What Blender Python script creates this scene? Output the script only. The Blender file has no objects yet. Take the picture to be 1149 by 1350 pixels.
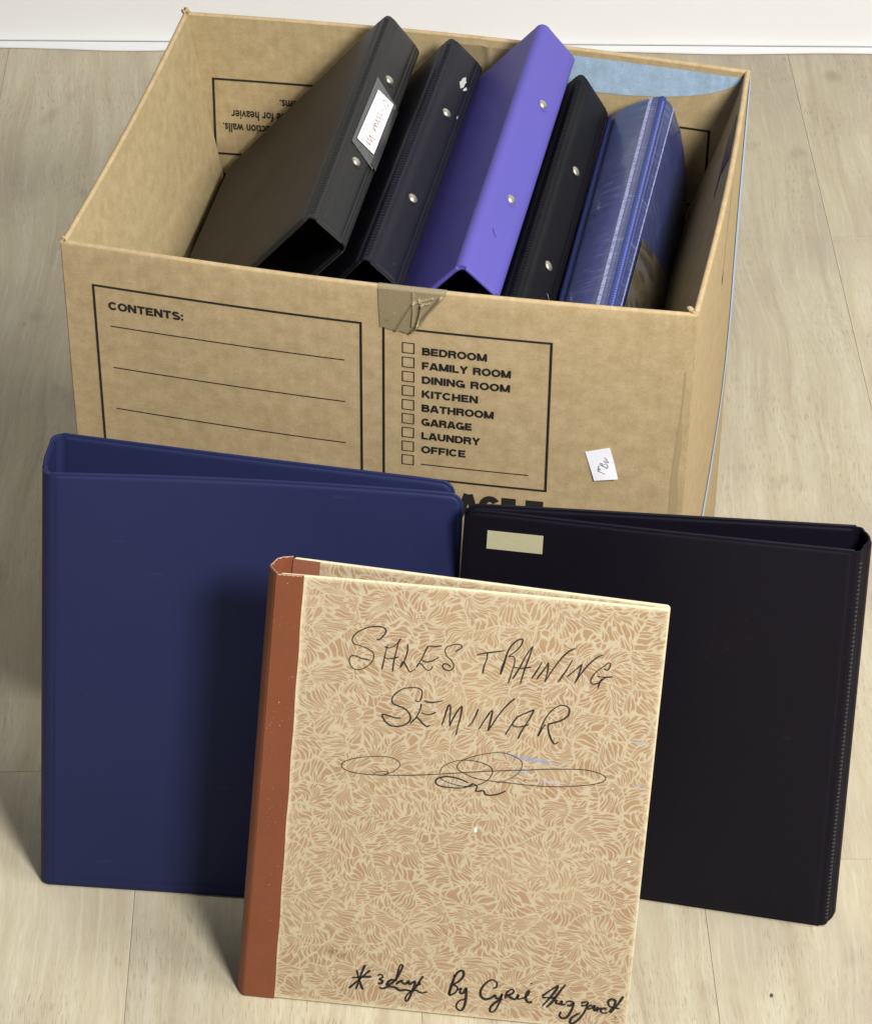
import bpy, math, random
import numpy as np
from mathutils import Vector, Matrix
R = math.radians
random.seed(7)
scene = bpy.context.scene
col = scene.collection

# ------------------------------------------------------------------ camera
cam_d = bpy.data.cameras.new("camera")
cam_d.sensor_fit = 'HORIZONTAL'; cam_d.sensor_width = 36.0
cam_d.lens = 36.0 * 3763.3 / 1149.0
cam_d.clip_start = 0.05; cam_d.clip_end = 60
cam = bpy.data.objects.new("camera", cam_d); col.objects.link(cam)
PITCH, ROLL = 0.676551, 0.011928
fwd = Vector((0, math.cos(PITCH), -math.sin(PITCH))); rt = Vector((1, 0, 0)); up = rt.cross(fwd)
rr = math.cos(ROLL) * rt + math.sin(ROLL) * up
uu = -math.sin(ROLL) * rt + math.cos(ROLL) * up
M = Matrix((rr, uu, -fwd)).transposed().to_4x4()
M.translation = Vector((0.240047, -1.514294, 1.304415))
cam.matrix_world = M
scene.camera = cam

# ------------------------------------------------------------------ light
world = bpy.data.worlds.new("World"); scene.world = world; world.use_nodes = True
bg = world.node_tree.nodes["Background"]
bg.inputs[0].default_value = (0.93, 0.96, 1.0, 1); bg.inputs[1].default_value = 0.19
def area(name, loc, target, size, power, color):
    d = bpy.data.lights.new(name, 'AREA'); d.shape = 'DISK'; d.size = size; d.energy = power; d.color = color
    o = bpy.data.objects.new(name, d); col.objects.link(o); o.location = loc
    o.rotation_euler = (Vector(target) - Vector(loc)).to_track_quat('-Z', 'Y').to_euler()
    return o
KAZ, KEL, KD = R(28), R(44), 2.1
T0 = Vector((0.25, 0.0, 0.05))
FZ = -0.1016          # floor level; z = 0.305 is the rim of the box
def aim(az, el, d):
    return T0 + d * Vector((math.sin(az) * math.cos(el), -math.cos(az) * math.cos(el), math.sin(el)))
area("studio_softbox", aim(KAZ, KEL, KD), T0, 0.44, 57, (1.0, 0.985, 0.955))
area("side_softbox", aim(R(68), R(58), 2.2), T0, 0.8, 28, (1.0, 0.985, 0.955))
scene.view_settings.view_transform = 'Standard'; scene.view_settings.look = 'None'
scene.view_settings.exposure = 0.0; scene.view_settings.gamma = 1.0
scene.render.engine = 'CYCLES'

# ------------------------------------------------------------------ node helper
class NT:
    def __init__(s, name):
        s.m = bpy.data.materials.new(name); s.m.use_nodes = True
        s.t = s.m.node_tree; s.b = s.t.nodes["Principled BSDF"]
    def n(s, typ, **kw):
        nd = s.t.nodes.new(typ)
        for k, v in kw.items():
            if k.startswith('_'): setattr(nd, k[1:], v)
            else:
                nd.inputs[int(k[1:]) if k[0] == 'i' and k[1:].isdigit() else k.replace('__', ' ')].default_value = v
        return nd
    def l(s, a, b): s.t.links.new(a, b)
    def math(s, op, a, b=None, c=None, clamp=False):
        nd = s.t.nodes.new('ShaderNodeMath'); nd.operation = op; nd.use_clamp = clamp
        for i, v in enumerate((a, b, c)):
            if v is None: continue
            if isinstance(v, (int, float)): nd.inputs[i].default_value = v
            else: s.l(v, nd.inputs[i])
        return nd.outputs[0]
    def vmath(s, op, a, b=None):
        nd = s.t.nodes.new('ShaderNodeVectorMath'); nd.operation = op
        for i, v in enumerate((a, b)):
            if v is None: continue
            if isinstance(v, (tuple, list)): nd.inputs[i].default_value = v
            else: s.l(v, nd.inputs[i])
        return nd.outputs[0]
    def mix(s, f, a, b, mode='MIX'):
        nd = s.t.nodes.new('ShaderNodeMix'); nd.data_type = 'RGBA'; nd.blend_type = mode
        for sock, v in ((nd.inputs[0], f), (nd.inputs[6], a), (nd.inputs[7], b)):
            if isinstance(v, (int, float)): sock.default_value = v
            elif isinstance(v, (tuple, list)): sock.default_value = tuple(v) + ((1,) if len(v) == 3 else ())
            else: s.l(v, sock)
        return nd.outputs[2]
    def ramp(s, f, stops, interp='LINEAR'):
        nd = s.t.nodes.new('ShaderNodeValToRGB'); cr = nd.color_ramp; cr.interpolation = interp
        while len(cr.elements) < len(stops): cr.elements.new(0.5)
        for e, (p, c) in zip(cr.elements, stops):
            e.position = p; e.color = (c, c, c, 1) if isinstance(c, (int, float)) else tuple(c) + (1,)
        s.l(f, nd.inputs[0]); return nd.outputs[0]
    def noise(s, vec, scale, detail=3, rough=0.5, dist=0.0, out=0):
        nd = s.t.nodes.new('ShaderNodeTexNoise'); nd.inputs['Scale'].default_value = scale
        nd.inputs['Detail'].default_value = detail; nd.inputs['Roughness'].default_value = rough
        nd.inputs['Distortion'].default_value = dist
        if vec is not None: s.l(vec, nd.inputs['Vector'])
        return nd.outputs[out]
    def scale(s, vec, sc, loc=(0, 0, 0), rot=(0, 0, 0)):
        nd = s.t.nodes.new('ShaderNodeMapping'); nd.inputs['Scale'].default_value = sc
        nd.inputs['Location'].default_value = loc; nd.inputs['Rotation'].default_value = rot
        s.l(vec, nd.inputs['Vector']); return nd.outputs[0]
    def coord(s, o='Object'):
        return s.t.nodes.new('ShaderNodeTexCoord').outputs[o]
    def bump(s, h, strength, dist, prev=None):
        nd = s.t.nodes.new('ShaderNodeBump'); nd.inputs['Strength'].default_value = strength
        nd.inputs['Distance'].default_value = dist; s.l(h, nd.inputs['Height'])
        if prev is not None: s.l(prev, nd.inputs['Normal'])
        return nd.outputs[0]
    def out(s, color=None, rough=None, normal=None, spec=None, **kw):
        for nm, v in (('Base Color', color), ('Roughness', rough), ('Normal', normal), ('Specular IOR Level', spec)):
            if v is None: continue
            if isinstance(v, (int, float)): s.b.inputs[nm].default_value = v
            elif isinstance(v, (tuple, list)): s.b.inputs[nm].default_value = tuple(v) + ((1,) if len(v) == 3 else ())
            else: s.l(v, s.b.inputs[nm])
        for k, v in kw.items(): s.b.inputs[k.replace('__', ' ')].default_value = v
        return s.m

# ------------------------------------------------------------------ materials
def mat_wood():
    s = NT("bleached_oak_print")
    oi = s.n('ShaderNodeObjectInfo'); rnd = oi.outputs['Random']
    co = s.coord('Object')
    off = s.n('ShaderNodeCombineXYZ'); s.l(s.math('MULTIPLY', rnd, 37.0), off.inputs[0]); s.l(s.math('MULTIPLY', rnd, 11.0), off.inputs[1])
    v = s.vmath('ADD', co, off.outputs[0])
    # slow wander of the grain
    w1 = s.noise(s.scale(v, (5, 2.2, 1)), 1.0, 2, 0.5)
    w2 = s.noise(s.scale(v, (16, 9, 1)), 1.0, 2, 0.5)
    wob = s.math('ADD', s.math('MULTIPLY', s.math('SUBTRACT', w1, 0.5), 0.065), s.math('MULTIPLY', s.math('SUBTRACT', w2, 0.5), 0.010))
    sx = s.n('ShaderNodeSeparateXYZ'); s.l(v, sx.inputs[0])
    cb = s.n('ShaderNodeCombineXYZ'); s.l(s.math('ADD', sx.outputs[0], wob), cb.inputs[0]); s.l(sx.outputs[1], cb.inputs[1])
    g = cb.outputs[0]
    rings = s.noise(s.scale(g, (60, 2.6, 1)), 1.0, 5, 0.60)
    fine = s.noise(s.scale(g, (700, 60, 1)), 1.0, 4, 0.7)
    pores = s.noise(s.scale(g, (1000, 75, 1)), 1.0, 2, 0.6)
    pm = s.ramp(pores, [(0.57, 0.0), (0.66, 1.0)])
    pm = s.math('MULTIPLY', pm, s.ramp(s.noise(s.scale(v, (20, 9, 1)), 1.0, 2), [(0.38, 0.1), (0.62, 1.0)]))
    blot = s.noise(s.scale(v, (9, 5, 1)), 1.0, 3, 0.55)
    c = s.ramp(rings, [(0.30, (0.41, 0.335, 0.215)), (0.47, (0.50, 0.436, 0.292)), (0.62, (0.545, 0.488, 0.345)), (0.75, (0.575, 0.523, 0.385))])
    c = s.mix(s.ramp(fine, [(0.38, 0.38), (0.60, 0.0)]), c, (0.41, 0.345, 0.24))
    c = s.mix(s.ramp(blot, [(0.46, 0.0), (0.68, 0.75)]), c, (0.40, 0.335, 0.245))
    blot2 = s.noise(s.scale(v, (24, 16, 1), (3, 5, 0)), 1.0, 2, 0.5)
    c = s.mix(s.ramp(blot2, [(0.64, 0.0), (0.80, 0.55)]), c, (0.28, 0.22, 0.165))
    c = s.mix(s.math('MULTIPLY', pm, 0.5), c, (0.25, 0.19, 0.12))
    lt = s.noise(s.scale(g, (260, 12, 1), (7, 3, 0)), 1.0, 3, 0.55)
    c = s.mix(s.ramp(lt, [(0.52, 0.0), (0.74, 0.30)]), c, (0.66, 0.63, 0.52))
    # small knots
    vo = s.n('ShaderNodeTexVoronoi'); s.l(s.scale(v, (7, 5, 1)), vo.inputs['Vector']); vo.inputs['Scale'].default_value = 1.0
    kn = s.ramp(vo.outputs['Distance'], [(0.03, 1.0), (0.09, 0.0)])
    c = s.mix(s.math('MULTIPLY', kn, 0.55), c, (0.22, 0.165, 0.12))
    vo2 = s.n('ShaderNodeTexVoronoi'); s.l(s.scale(v, (22, 20, 1)), vo2.inputs['Vector'])
    c = s.mix(s.math('MULTIPLY', s.ramp(vo2.outputs['Distance'], [(0.02, 1.0), (0.035, 0.0)]), 0.6), c, (0.12, 0.10, 0.08))
    hs = s.n('ShaderNodeHueSaturation'); s.l(c, hs.inputs['Color'])
    s.l(s.math('ADD', s.math('MULTIPLY', rnd, 0.12), 0.86), hs.inputs['Value'])
    hs.inputs['Saturation'].default_value = 0.93
    h = s.math('ADD', s.math('MULTIPLY', pm, -1.0), s.math('MULTIPLY', fine, 0.5))
    n1 = s.bump(h, 0.35, 0.0006)
    n2 = s.bump(s.noise(s.scale(co, (6, 5, 1)), 1.0, 2), 0.12, 0.01, n1)
    return s.out(hs.outputs[0], s.ramp(fine, [(0.3, 0.50), (0.7, 0.60)]), n2, 0.28)

def mat_plain(name, c, rough=0.5, bs=0.0, bsc=300, spec=0.5, var=0.0, **kw):
    s = NT(name); co = s.coord('Object'); n = None
    colr = c
    if var:
        colr = s.mix(s.math('MULTIPLY', s.noise(co, 18, 4, 0.6), var), c, tuple(x * 0.55 for x in c))
    if bs: n = s.bump(s.noise(co, bsc, 3), bs, 0.0004)
    return s.out(colr, rough, n, spec, **kw)

def mat_kraft(name="kraft_cardboard", base=(0.42, 0.312, 0.170), flute=1.0):
    s = NT(name); uv = s.coord('UV')
    sp = s.noise(uv, 700, 4, 0.75); mt = s.noise(uv, 95, 4, 0.65); big = s.noise(uv, 9, 3, 0.55)
    c = s.mix(s.ramp(mt, [(0.30, 0.0), (0.70, 1.0)]), tuple(x * f for x, f in zip(base, (.86, .85, .80))), tuple(x * f for x, f in zip(base, (1.12, 1.14, 1.2))))
    c = s.mix(s.ramp(sp, [(0.54, 0.0), (0.68, 0.60)]), c, tuple(x * f for x, f in zip(base, (0.66, 0.6, 0.52))))
    c = s.mix(s.ramp(sp, [(0.30, 0.60), (0.44, 0.0)]), c, tuple(min(1, x * f) for x, f in zip(base, (1.28, 1.36, 1.55))))
    c = s.mix(s.ramp(big, [(0.5, 0.0), (0.8, 0.18)]), c, tuple(x * 0.78 for x in base))
    sx = s.n('ShaderNodeSeparateXYZ'); s.l(uv, sx.inputs[0])
    wv = s.math('SINE', s.math('MULTIPLY', s.math('ADD', sx.outputs[0], s.math('MULTIPLY', s.noise(s.scale(uv, (1, 0.15, 1)), 60, 2), 0.004)), 2 * math.pi / 0.0068))
    mask = s.ramp(s.noise(s.scale(uv, (1, 0.5, 1)), 22, 2), [(0.35, 0.1), (0.7, 1.0)])
    rimm = s.math('ADD', 1.0, s.math('MULTIPLY', s.ramp(sx.outputs[1], [(0.272, 0.0), (0.300, 1.0)]), 4.0))
    c = s.mix(s.math('MULTIPLY', rimm, s.math('MULTIPLY', s.math('MULTIPLY', s.ramp(wv, [(0.0, 1.0), (0.55, 0.0)]), mask), 0.14 * flute)), c, tuple(x * 0.62 for x in base))
    n1 = s.bump(wv, 0.10 * flute, 0.0008)
    n2 = s.bump(s.noise(uv, 260, 4), 0.12, 0.0005, n1)
    n3 = s.bump(s.noise(uv, 14, 3), 0.35, 0.004, n2)
    return s.out(c, 0.78, n3, 0.22)

def mat_vinyl(name, c, rough=0.42, dust=0.15, spec=0.45, sheen=0.0, grain=0.25):
    s = NT(name); co = s.coord('Object')
    leather = s.noise(co, 1100, 3, 0.6); big = s.noise(co, 7, 3, 0.5)
    dn = s.noise(co, 420, 2, 0.7); dm = s.noise(co, 24, 3, 0.6)
    specks = s.math('MULTIPLY', s.ramp(dn, [(0.70, 0.0), (0.76, 1.0)]), s.ramp(dm, [(0.48, 0.0), (0.68, 1.0)]))
    scr = s.noise(s.scale(co, (30, 400, 160), rot=(0.4, 0.3, 0.7)), 1.0, 2, 0.6)
    scm = s.math('MULTIPLY', s.ramp(scr, [(0.68, 0.0), (0.76, 0.5)]), s.ramp(dm, [(0.52, 0.0), (0.7, 1.0)]))
    d = s.math('MULTIPLY', s.math('MAXIMUM', specks, scm), dust)
    lt = tuple(min(0.6, x * 1.5 + 0.16) for x in c)
    cc = s.mix(s.math('MULTIPLY', big, 0.30), c, tuple(x * 1.35 + 0.002 for x in c))
    cc = s.mix(d, cc, lt)
    r = s.math('ADD', s.ramp(big, [(0.3, rough - 0.05), (0.7, rough + 0.07)]), s.math('MULTIPLY', leather, 0.05))
    n1 = s.bump(leather, grain, 0.00025)
    n2 = s.bump(s.noise(co, 34, 2), 0.22, 0.0015, n1)
    return s.out(cc, r, n2, spec, Sheen__Weight=sheen)

def mat_paper_pattern():
    s = NT("fan_pattern_cover_paper"); uv = s.coord('UV')
    wz = s.n('ShaderNodeTexNoise'); wz.inputs['Scale'].default_value = 55; wz.inputs['Detail'].default_value = 1.0
    s.l(uv, wz.inputs['Vector'])
    wv = s.vmath('SCALE', s.vmath('SUBTRACT', wz.outputs['Color'], (0.5, 0.5, 0.5))); wv.node.inputs['Scale'].default_value = 0.016
    u2 = s.vmath('MULTIPLY', s.vmath('ADD', uv, wv), (1, 1, 0))
    big = s.n('ShaderNodeTexVoronoi', Scale=58.0); big.voronoi_dimensions = '2D'; s.l(u2, big.inputs['Vector'])
    pos = s.vmath('SUBTRACT', u2, big.outputs['Position'])
    pos = s.vmath('SUBTRACT', u2, s.vmath('MULTIPLY', big.outputs['Position'], (1.0, 1.0, 0)))
    sc = s.n('ShaderNodeSeparateColor'); s.l(big.outputs['Color'], sc.inputs[0])
    ang = s.math('MULTIPLY', sc.outputs[0], 6.2832)
    vr = s.n('ShaderNodeVectorRotate'); vr.rotation_type = 'Z_AXIS'; s.l(pos, vr.inputs['Vector']); s.l(ang, vr.inputs['Angle'])
    # polar coordinates about a centre beside the cell: strokes fan out of it
    q = s.n('ShaderNodeSeparateXYZ'); s.l(s.vmath('ADD', vr.outputs[0], (0.0, 0.015, 0)), q.inputs[0])
    rad = s.math('SQRT', s.math('ADD', s.math('POWER', q.outputs[0], 2.0), s.math('POWER', q.outputs[1], 2.0)))
    th = s.math('ARCTAN2', q.outputs[0], q.outputs[1])
    th2 = s.math('ADD', th, s.math('MULTIPLY', rad, s.math('MULTIPLY', s.math('SUBTRACT', sc.outputs[1], 0.5), 70.0)))
    cb = s.n('ShaderNodeCombineXYZ')
    s.l(s.math('MULTIPLY', th2, 7.6), cb.inputs[0]); s.l(s.math('MULTIPLY', rad, 92.0), cb.inputs[1]); s.l(s.math('MULTIPLY', sc.outputs[2], 50.0), cb.inputs[2])
    st = s.n('ShaderNodeTexVoronoi'); st.feature = 'DISTANCE_TO_EDGE'; st.voronoi_dimensions = '2D'; st.inputs['Scale'].default_value = 1.0
    st.inputs['Randomness'].default_value = 0.9
    ofs = s.vmath('ADD', cb.outputs[0], s.vmath('MULTIPLY', big.outputs['Color'], (40, 40, 0)))
    s.l(ofs, st.inputs['Vector'])
    bd = s.n('ShaderNodeTexVoronoi', Scale=58.0); bd.feature = 'DISTANCE_TO_EDGE'; bd.voronoi_dimensions = '2D'; s.l(u2, bd.inputs['Vector'])
    e = s.math('ADD', st.outputs['Distance'], s.math('MULTIPLY', s.math('SUBTRACT', s.noise(uv, 620, 3, 0.7), 0.5), 0.30))
    line = s.ramp(e, [(0.06, 1.0), (0.185, 0.0)])
    line = s.math('MAXIMUM', line, s.ramp(bd.outputs['Distance'], [(0.022, 0.9), (0.045, 0.0)]))
    cream = s.mix(s.noise(uv, 60, 3), (0.45, 0.375, 0.25), (0.53, 0.455, 0.32))
    tan = s.mix(s.noise(uv, 260, 3, 0.7), (0.325, 0.205, 0.112), (0.375, 0.250, 0.145))
    c = s.mix(line, tan, cream)
    # general yellowing and wear, edges rubbed pale
    c = s.mix(s.ramp(s.noise(uv, 13, 4, 0.6), [(0.45, 0.0), (0.75, 0.35)]), c, (0.52, 0.42, 0.26))
    c = s.mix(s.ramp(s.noise(uv, 2200, 2), [(0.66, 0.0), (0.72, 0.4)]), c, (0.70, 0.63, 0.48))
    sx = s.n('ShaderNodeSeparateXYZ'); s.l(uv, sx.inputs[0])
    nz = s.math('MULTIPLY', s.math('SUBTRACT', s.noise(uv, 240, 3), 0.5), 0.005)
    ed = s.math('MINIMUM', s.math('MINIMUM', sx.outputs[0], s.math('SUBTRACT', 0.2245, sx.outputs[0])),
                s.math('MINIMUM', sx.outputs[1], s.math('SUBTRACT', 0.3170, sx.outputs[1])))
    ed = s.math('ADD', ed, nz)
    c = s.mix(s.ramp(ed, [(0.0002, 0.85), (0.0020, 0.0)]), c, (0.66, 0.58, 0.39))
    # stains: brown scuff low on the left, blue ink smears under the signature
    def smear(cx, cy, rx, ry, rot, colr, amt, cc):
        p = s.scale(s.vmath('SUBTRACT', uv, (cx, cy, 0)), (1 / rx, 1 / ry, 1), rot=(0, 0, rot))
        p = s.vmath('MULTIPLY', s.vmath('SUBTRACT', uv, (cx, cy, 0)), (1, 1, 0))
        v2 = s.n('ShaderNodeVectorRotate'); v2.rotation_type = 'Z_AXIS'; v2.inputs['Angle'].default_value = rot; s.l(p, v2.inputs['Vector'])
        p = s.vmath('MULTIPLY', v2.outputs[0], (1 / rx, 1 / ry, 0))
        ln = s.t.nodes.new('ShaderNodeVectorMath'); ln.operation = 'LENGTH'; s.l(p, ln.inputs[0])
        f = s.math('MULTIPLY', s.ramp(ln.outputs['Value'], [(0.3, 1.0), (1.0, 0.0)]), s.ramp(s.noise(uv, 330, 3, 0.7), [(0.38, 0.0), (0.60, 1.0)]))
        return s.mix(s.math('MULTIPLY', f, amt), cc, colr)
    Wc, Hc, x0 = 0.2400, 0.3175, 0.0156
    for (u, v, rx, ry, rot, cl, a) in ((0.229, 0.129, .010, .0045, 0.3, (0.16, 0.11, 0.06), 0.8), (0.688, 0.636, .0245, .0019, 0.085, (0.20, 0.28, 0.50), 0.95),
            (0.665, 0.606, .009, .0014, 0.0, (0.30, 0.36, 0.55), 0.8), (0.73, 0.589, .013, .0016, 0, (0.36, 0.40, 0.55), 0.7), (0.50, 0.563, .03, .0014, 0, (0.40, 0.43, 0.55), 0.5),
            (0.97, 0.60, .006, .0016, 0.2, (0.20, 0.24, 0.34), 0.9), (0.955, 0.70, .006, .0016, 0, (0.3, 0.32, 0.4), 0.8), (0.45, 0.17, .02, .008, 1.0, (0.42, 0.33, 0.2), 0.5)):
        c = smear(u * Wc - x0, v * Hc, rx, ry, rot, cl, a, c)
    n1 = s.bump(s.noise(uv, 700, 3), 0.18, 0.0004)
    n2 = s.bump(s.noise(uv, 25, 2), 0.12, 0.002, n1)
    return s.out(c, 0.62, n2, 0.3)

def mat_cloth(name, c):
    s = NT(name); co = s.coord('Object')
    wv = s.noise(s.scale(co, (1600, 1600, 900)), 1.0, 2); b = s.noise(co, 26, 4, 0.6)
    cc = s.mix(s.ramp(b, [(0.35, 0.0), (0.75, 0.55)]), c, tuple(x * 0.70 for x in c))
    cc = s.mix(s.math('MULTIPLY', wv, 0.3), cc, tuple(min(1, x * 1.35) for x in c))
    cr = s.n('ShaderNodeTexVoronoi'); cr.feature = 'DISTANCE_TO_EDGE'; s.l(s.scale(s.vmath('ADD', co, s.vmath('SCALE', s.t.nodes.new('ShaderNodeTexNoise').outputs[1])), (30, 30, 14)), cr.inputs['Vector'])
    pk = s.math('MULTIPLY', s.ramp(s.noise(co, 500, 2), [(0.69, 0.0), (0.74, 1.0)]), s.ramp(s.noise(co, 40, 2), [(0.5, 0), (0.65, 0.8)]))
    cc = s.mix(pk, cc, (0.60, 0.42, 0.32))
    sm = s.math('MULTIPLY', s.ramp(s.noise(s.scale(co, (160, 160, 260)), 1.0, 2), [(0.66, 0.0), (0.74, 1.0)]), s.ramp(s.noise(co, 16, 2), [(0.55, 0), (0.7, 0.7)]))
    cc = s.mix(sm, cc, (0.10, 0.08, 0.16))
    n = s.bump(wv, 0.35, 0.0003); n = s.bump(s.noise(co, 60, 3), 0.25, 0.001, n)
    return s.out(cc, 0.55, n, 0.35)

WOOD = mat_wood()
KRAFT = mat_kraft(flute=0.22)
KRAFT_IN = mat_kraft("kraft_cardboard_inside", (0.385, 0.29, 0.152), 0.20)
KRAFT_SIDE = mat_kraft("kraft_cardboard_side_flaps", (0.375, 0.285, 0.150), 0.04)
INK = mat_plain("black_print_ink", (0.022, 0.02, 0.018), 0.6, spec=0.25, var=0.6)
PENM = mat_plain("black_pen_ink", (0.035, 0.025, 0.02), 0.5, spec=0.3)
MARK = mat_plain("black_marker_ink", (0.018, 0.016, 0.015), 0.45, spec=0.3)
BLUEINK = mat_kraft("light_blue_print_on_cardboard", (0.31, 0.415, 0.52), 0.35)
WHITE = mat_plain("white_paint", (0.80, 0.80, 0.80), 0.45, 0.15, 90, 0.4, 0.06)
PAPER = mat_plain("white_paper", (0.80, 0.80, 0.84), 0.7, 0.1, 300, 0.2)
DARK = mat_plain("dark_gap", (0.05, 0.045, 0.035), 0.8)
GAP = mat_plain("plank_joint", (0.27, 0.23, 0.16), 0.8)
METAL = mat_plain("nickel_rivet", (0.50, 0.46, 0.37), 0.42, 0.2, 700, 0.5, 0.3, Metallic=0.85)
def mat_tape(name, c, rough=0.28):
    s = NT(name); co = s.coord('UV')
    n = s.bump(s.noise(s.scale(co, (60, 25, 1), rot=(0, 0, 0.7)), 1.0, 3, 0.6, 1.2), 0.5, 0.0015)
    cc = s.mix(s.ramp(s.noise(co, 70, 4), [(0.35, 0), (0.7, 0.5)]), c, tuple(x * 0.72 for x in c))
    return s.out(cc, rough, n, 0.5)
TAPE = mat_tape("brown_packing_tape", (0.285, 0.225, 0.13))
MASK = mat_plain("pale_green_masking_tape", (0.50, 0.48, 0.30), 0.6, 0.3, 200, 0.3, 0.5)
NAVY = mat_vinyl("navy_vinyl", (0.0140, 0.0180, 0.062), 0.50, 0.22, 0.14, grain=0.18)
NAVY_IN = mat_vinyl("navy_vinyl_inner", (0.014, 0.017, 0.060), 0.40, 0.08, 0.3)
BLK_R = mat_vinyl("black_plum_vinyl", (0.0050, 0.0040, 0.0084), 0.48, 0.25, 0.11, grain=0.15)
BLK_RI = mat_vinyl("black_navy_vinyl_inner", (0.010, 0.010, 0.024), 0.36, 0.10, 0.45)
BLK1 = mat_vinyl("charcoal_vinyl", (0.0155, 0.0155, 0.0155), 0.45, 0.25, 0.16)
BLK2 = mat_vinyl("ink_blue_black_vinyl", (0.0070, 0.0070, 0.0125), 0.45, 0.60, 0.16)
BLK3 = mat_vinyl("soft_black_vinyl", (0.0048, 0.0048, 0.0065), 0.45, 0.50, 0.11)
PURP = mat_vinyl("violet_vinyl", (0.080, 0.068, 0.300), 0.48, 0.14, 0.2, grain=0.35)
BLK_IN = mat_plain("black_lining", (0.008, 0.008, 0.010), 0.35, 0.2, 60)
CLOTH = mat_cloth("rust_book_cloth", (0.185, 0.055, 0.022))
CLOTH_IN = mat_cloth("rust_book_cloth_inner", (0.24, 0.09, 0.052))
PATT = mat_paper_pattern()
EDGEP = mat_plain("cream_board_edge", (0.62, 0.52, 0.33), 0.75, 0.3, 400, 0.2, 0.3)
def mat_clear():
    s = NT("blue_vinyl_under_clear_film"); uv = s.coord('UV'); co = s.coord('Object')
    st = s.noise(s.scale(uv, (60, 420, 1), rot=(0, 0, 0.5)), 1.0, 4, 0.65, 0.6)
    m2 = s.ramp(s.noise(uv, 18, 3), [(0.38, 0.0), (0.65, 1.0)])
    c = s.mix(s.noise(uv, 14, 3), (0.018, 0.025, 0.085), (0.036, 0.048, 0.15))
    c = s.mix(s.math('MULTIPLY', s.ramp(st, [(0.52, 0.0), (0.75, 0.6)]), m2), c, (0.26, 0.31, 0.45))
    br = s.math('MULTIPLY', s.ramp(s.noise(s.scale(uv, (50, 130, 1), rot=(0, 0, 0.4)), 1.0, 3), [(0.66, 0.0), (0.72, 0.7)]), s.ramp(s.noise(uv, 30, 2), [(0.5, 0), (0.6, 1)]))
    c = s.mix(br, c, (0.22, 0.16, 0.06))
    n = s.bump(s.noise(s.scale(uv, (12, 30, 1)), 1.0, 3), 0.3, 0.003)
    return s.out(c, 0.38, n, 0.5, Coat__Weight=0.40, Coat__Roughness=0.09)
CLEAR = mat_clear()
def mat_insert():
    s = NT("mottled_brown_insert"); uv = s.coord('UV')
    a = s.noise(s.scale(uv, (120, 90, 1), rot=(0, 0, 0.5)), 1.0, 4, 0.75, 0.8)
    c = s.ramp(a, [(0.36, (0.020, 0.025, 0.05)), (0.46, (0.06, 0.048, 0.028)), (0.54, (0.115, 0.085, 0.04)), (0.62, (0.08, 0.09, 0.12))])
    return s.out(c, 0.35, None, 0.5, Coat__Weight=0.6, Coat__Roughness=0.15)
INSERT = mat_insert()
HINGE_BLUE = mat_vinyl("blue_hinge_vinyl", (0.032, 0.045, 0.165), 0.5, 0.1, 0.15)
WELD_BLUE = mat_plain("blue_weld", (0.075, 0.095, 0.30), 0.4, 0.3, 800, 0.3)
def mat_frost():
    s = NT("frosted_film_edge"); uv = s.coord('Object')
    c = s.mix(s.ramp(s.noise(s.scale(uv, (300, 700, 300)), 1.0, 3, 0.7), [(0.35, 0.0), (0.65, 1.0)]), (0.12, 0.14, 0.33), (0.44, 0.46, 0.62))
    return s.out(c, 0.4, None, 0.3)
FROST = mat_frost()

# ------------------------------------------------------------------ mesh helpers
def tag(o, label=None, cat=None, group=None, kind=None):
    if label: o['label'] = label
    if cat: o['category'] = cat
    if group: o['group'] = group
    if kind: o['kind'] = kind
    return o
def empty(name, loc=(0, 0, 0), rz=0):
    o = bpy.data.objects.new(name, None); col.objects.link(o); o.location = loc; o.rotation_euler = (0, 0, rz)
    o.empty_display_size = 0.05
    return o
def mesh(name, verts, faces, mat, parent=None, uvs=None, smooth=True):
    me = bpy.data.meshes.new(name)
    me.from_pydata([tuple(map(float, v)) for v in verts], [], faces)
    if uvs is not None:
        ul = me.uv_layers.new(name="UVMap")
        li = np.empty(len(me.loops), np.int32); me.loops.foreach_get('vertex_index', li)
        ul.data.foreach_set('uv', np.asarray(uvs, np.float32)[li].ravel())
    me.polygons.foreach_set('use_smooth', [smooth] * len(me.polygons))
    me.materials.append(mat); me.validate(); me.update()
    o = bpy.data.objects.new(name, me); col.objects.link(o)
    if parent is not None:
        o.parent = parent
        if getattr(parent, 'mw', None): pass
    return o
def grid_faces(nu, nv, off=0, flip=False):
    f = []
    for i in range(nu - 1):
        for j in range(nv - 1):
            a = off + i * nv + j; q = (a, a + nv, a + nv + 1, a + 1)
            f.append(q[::-1] if flip else q)
    return f
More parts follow.
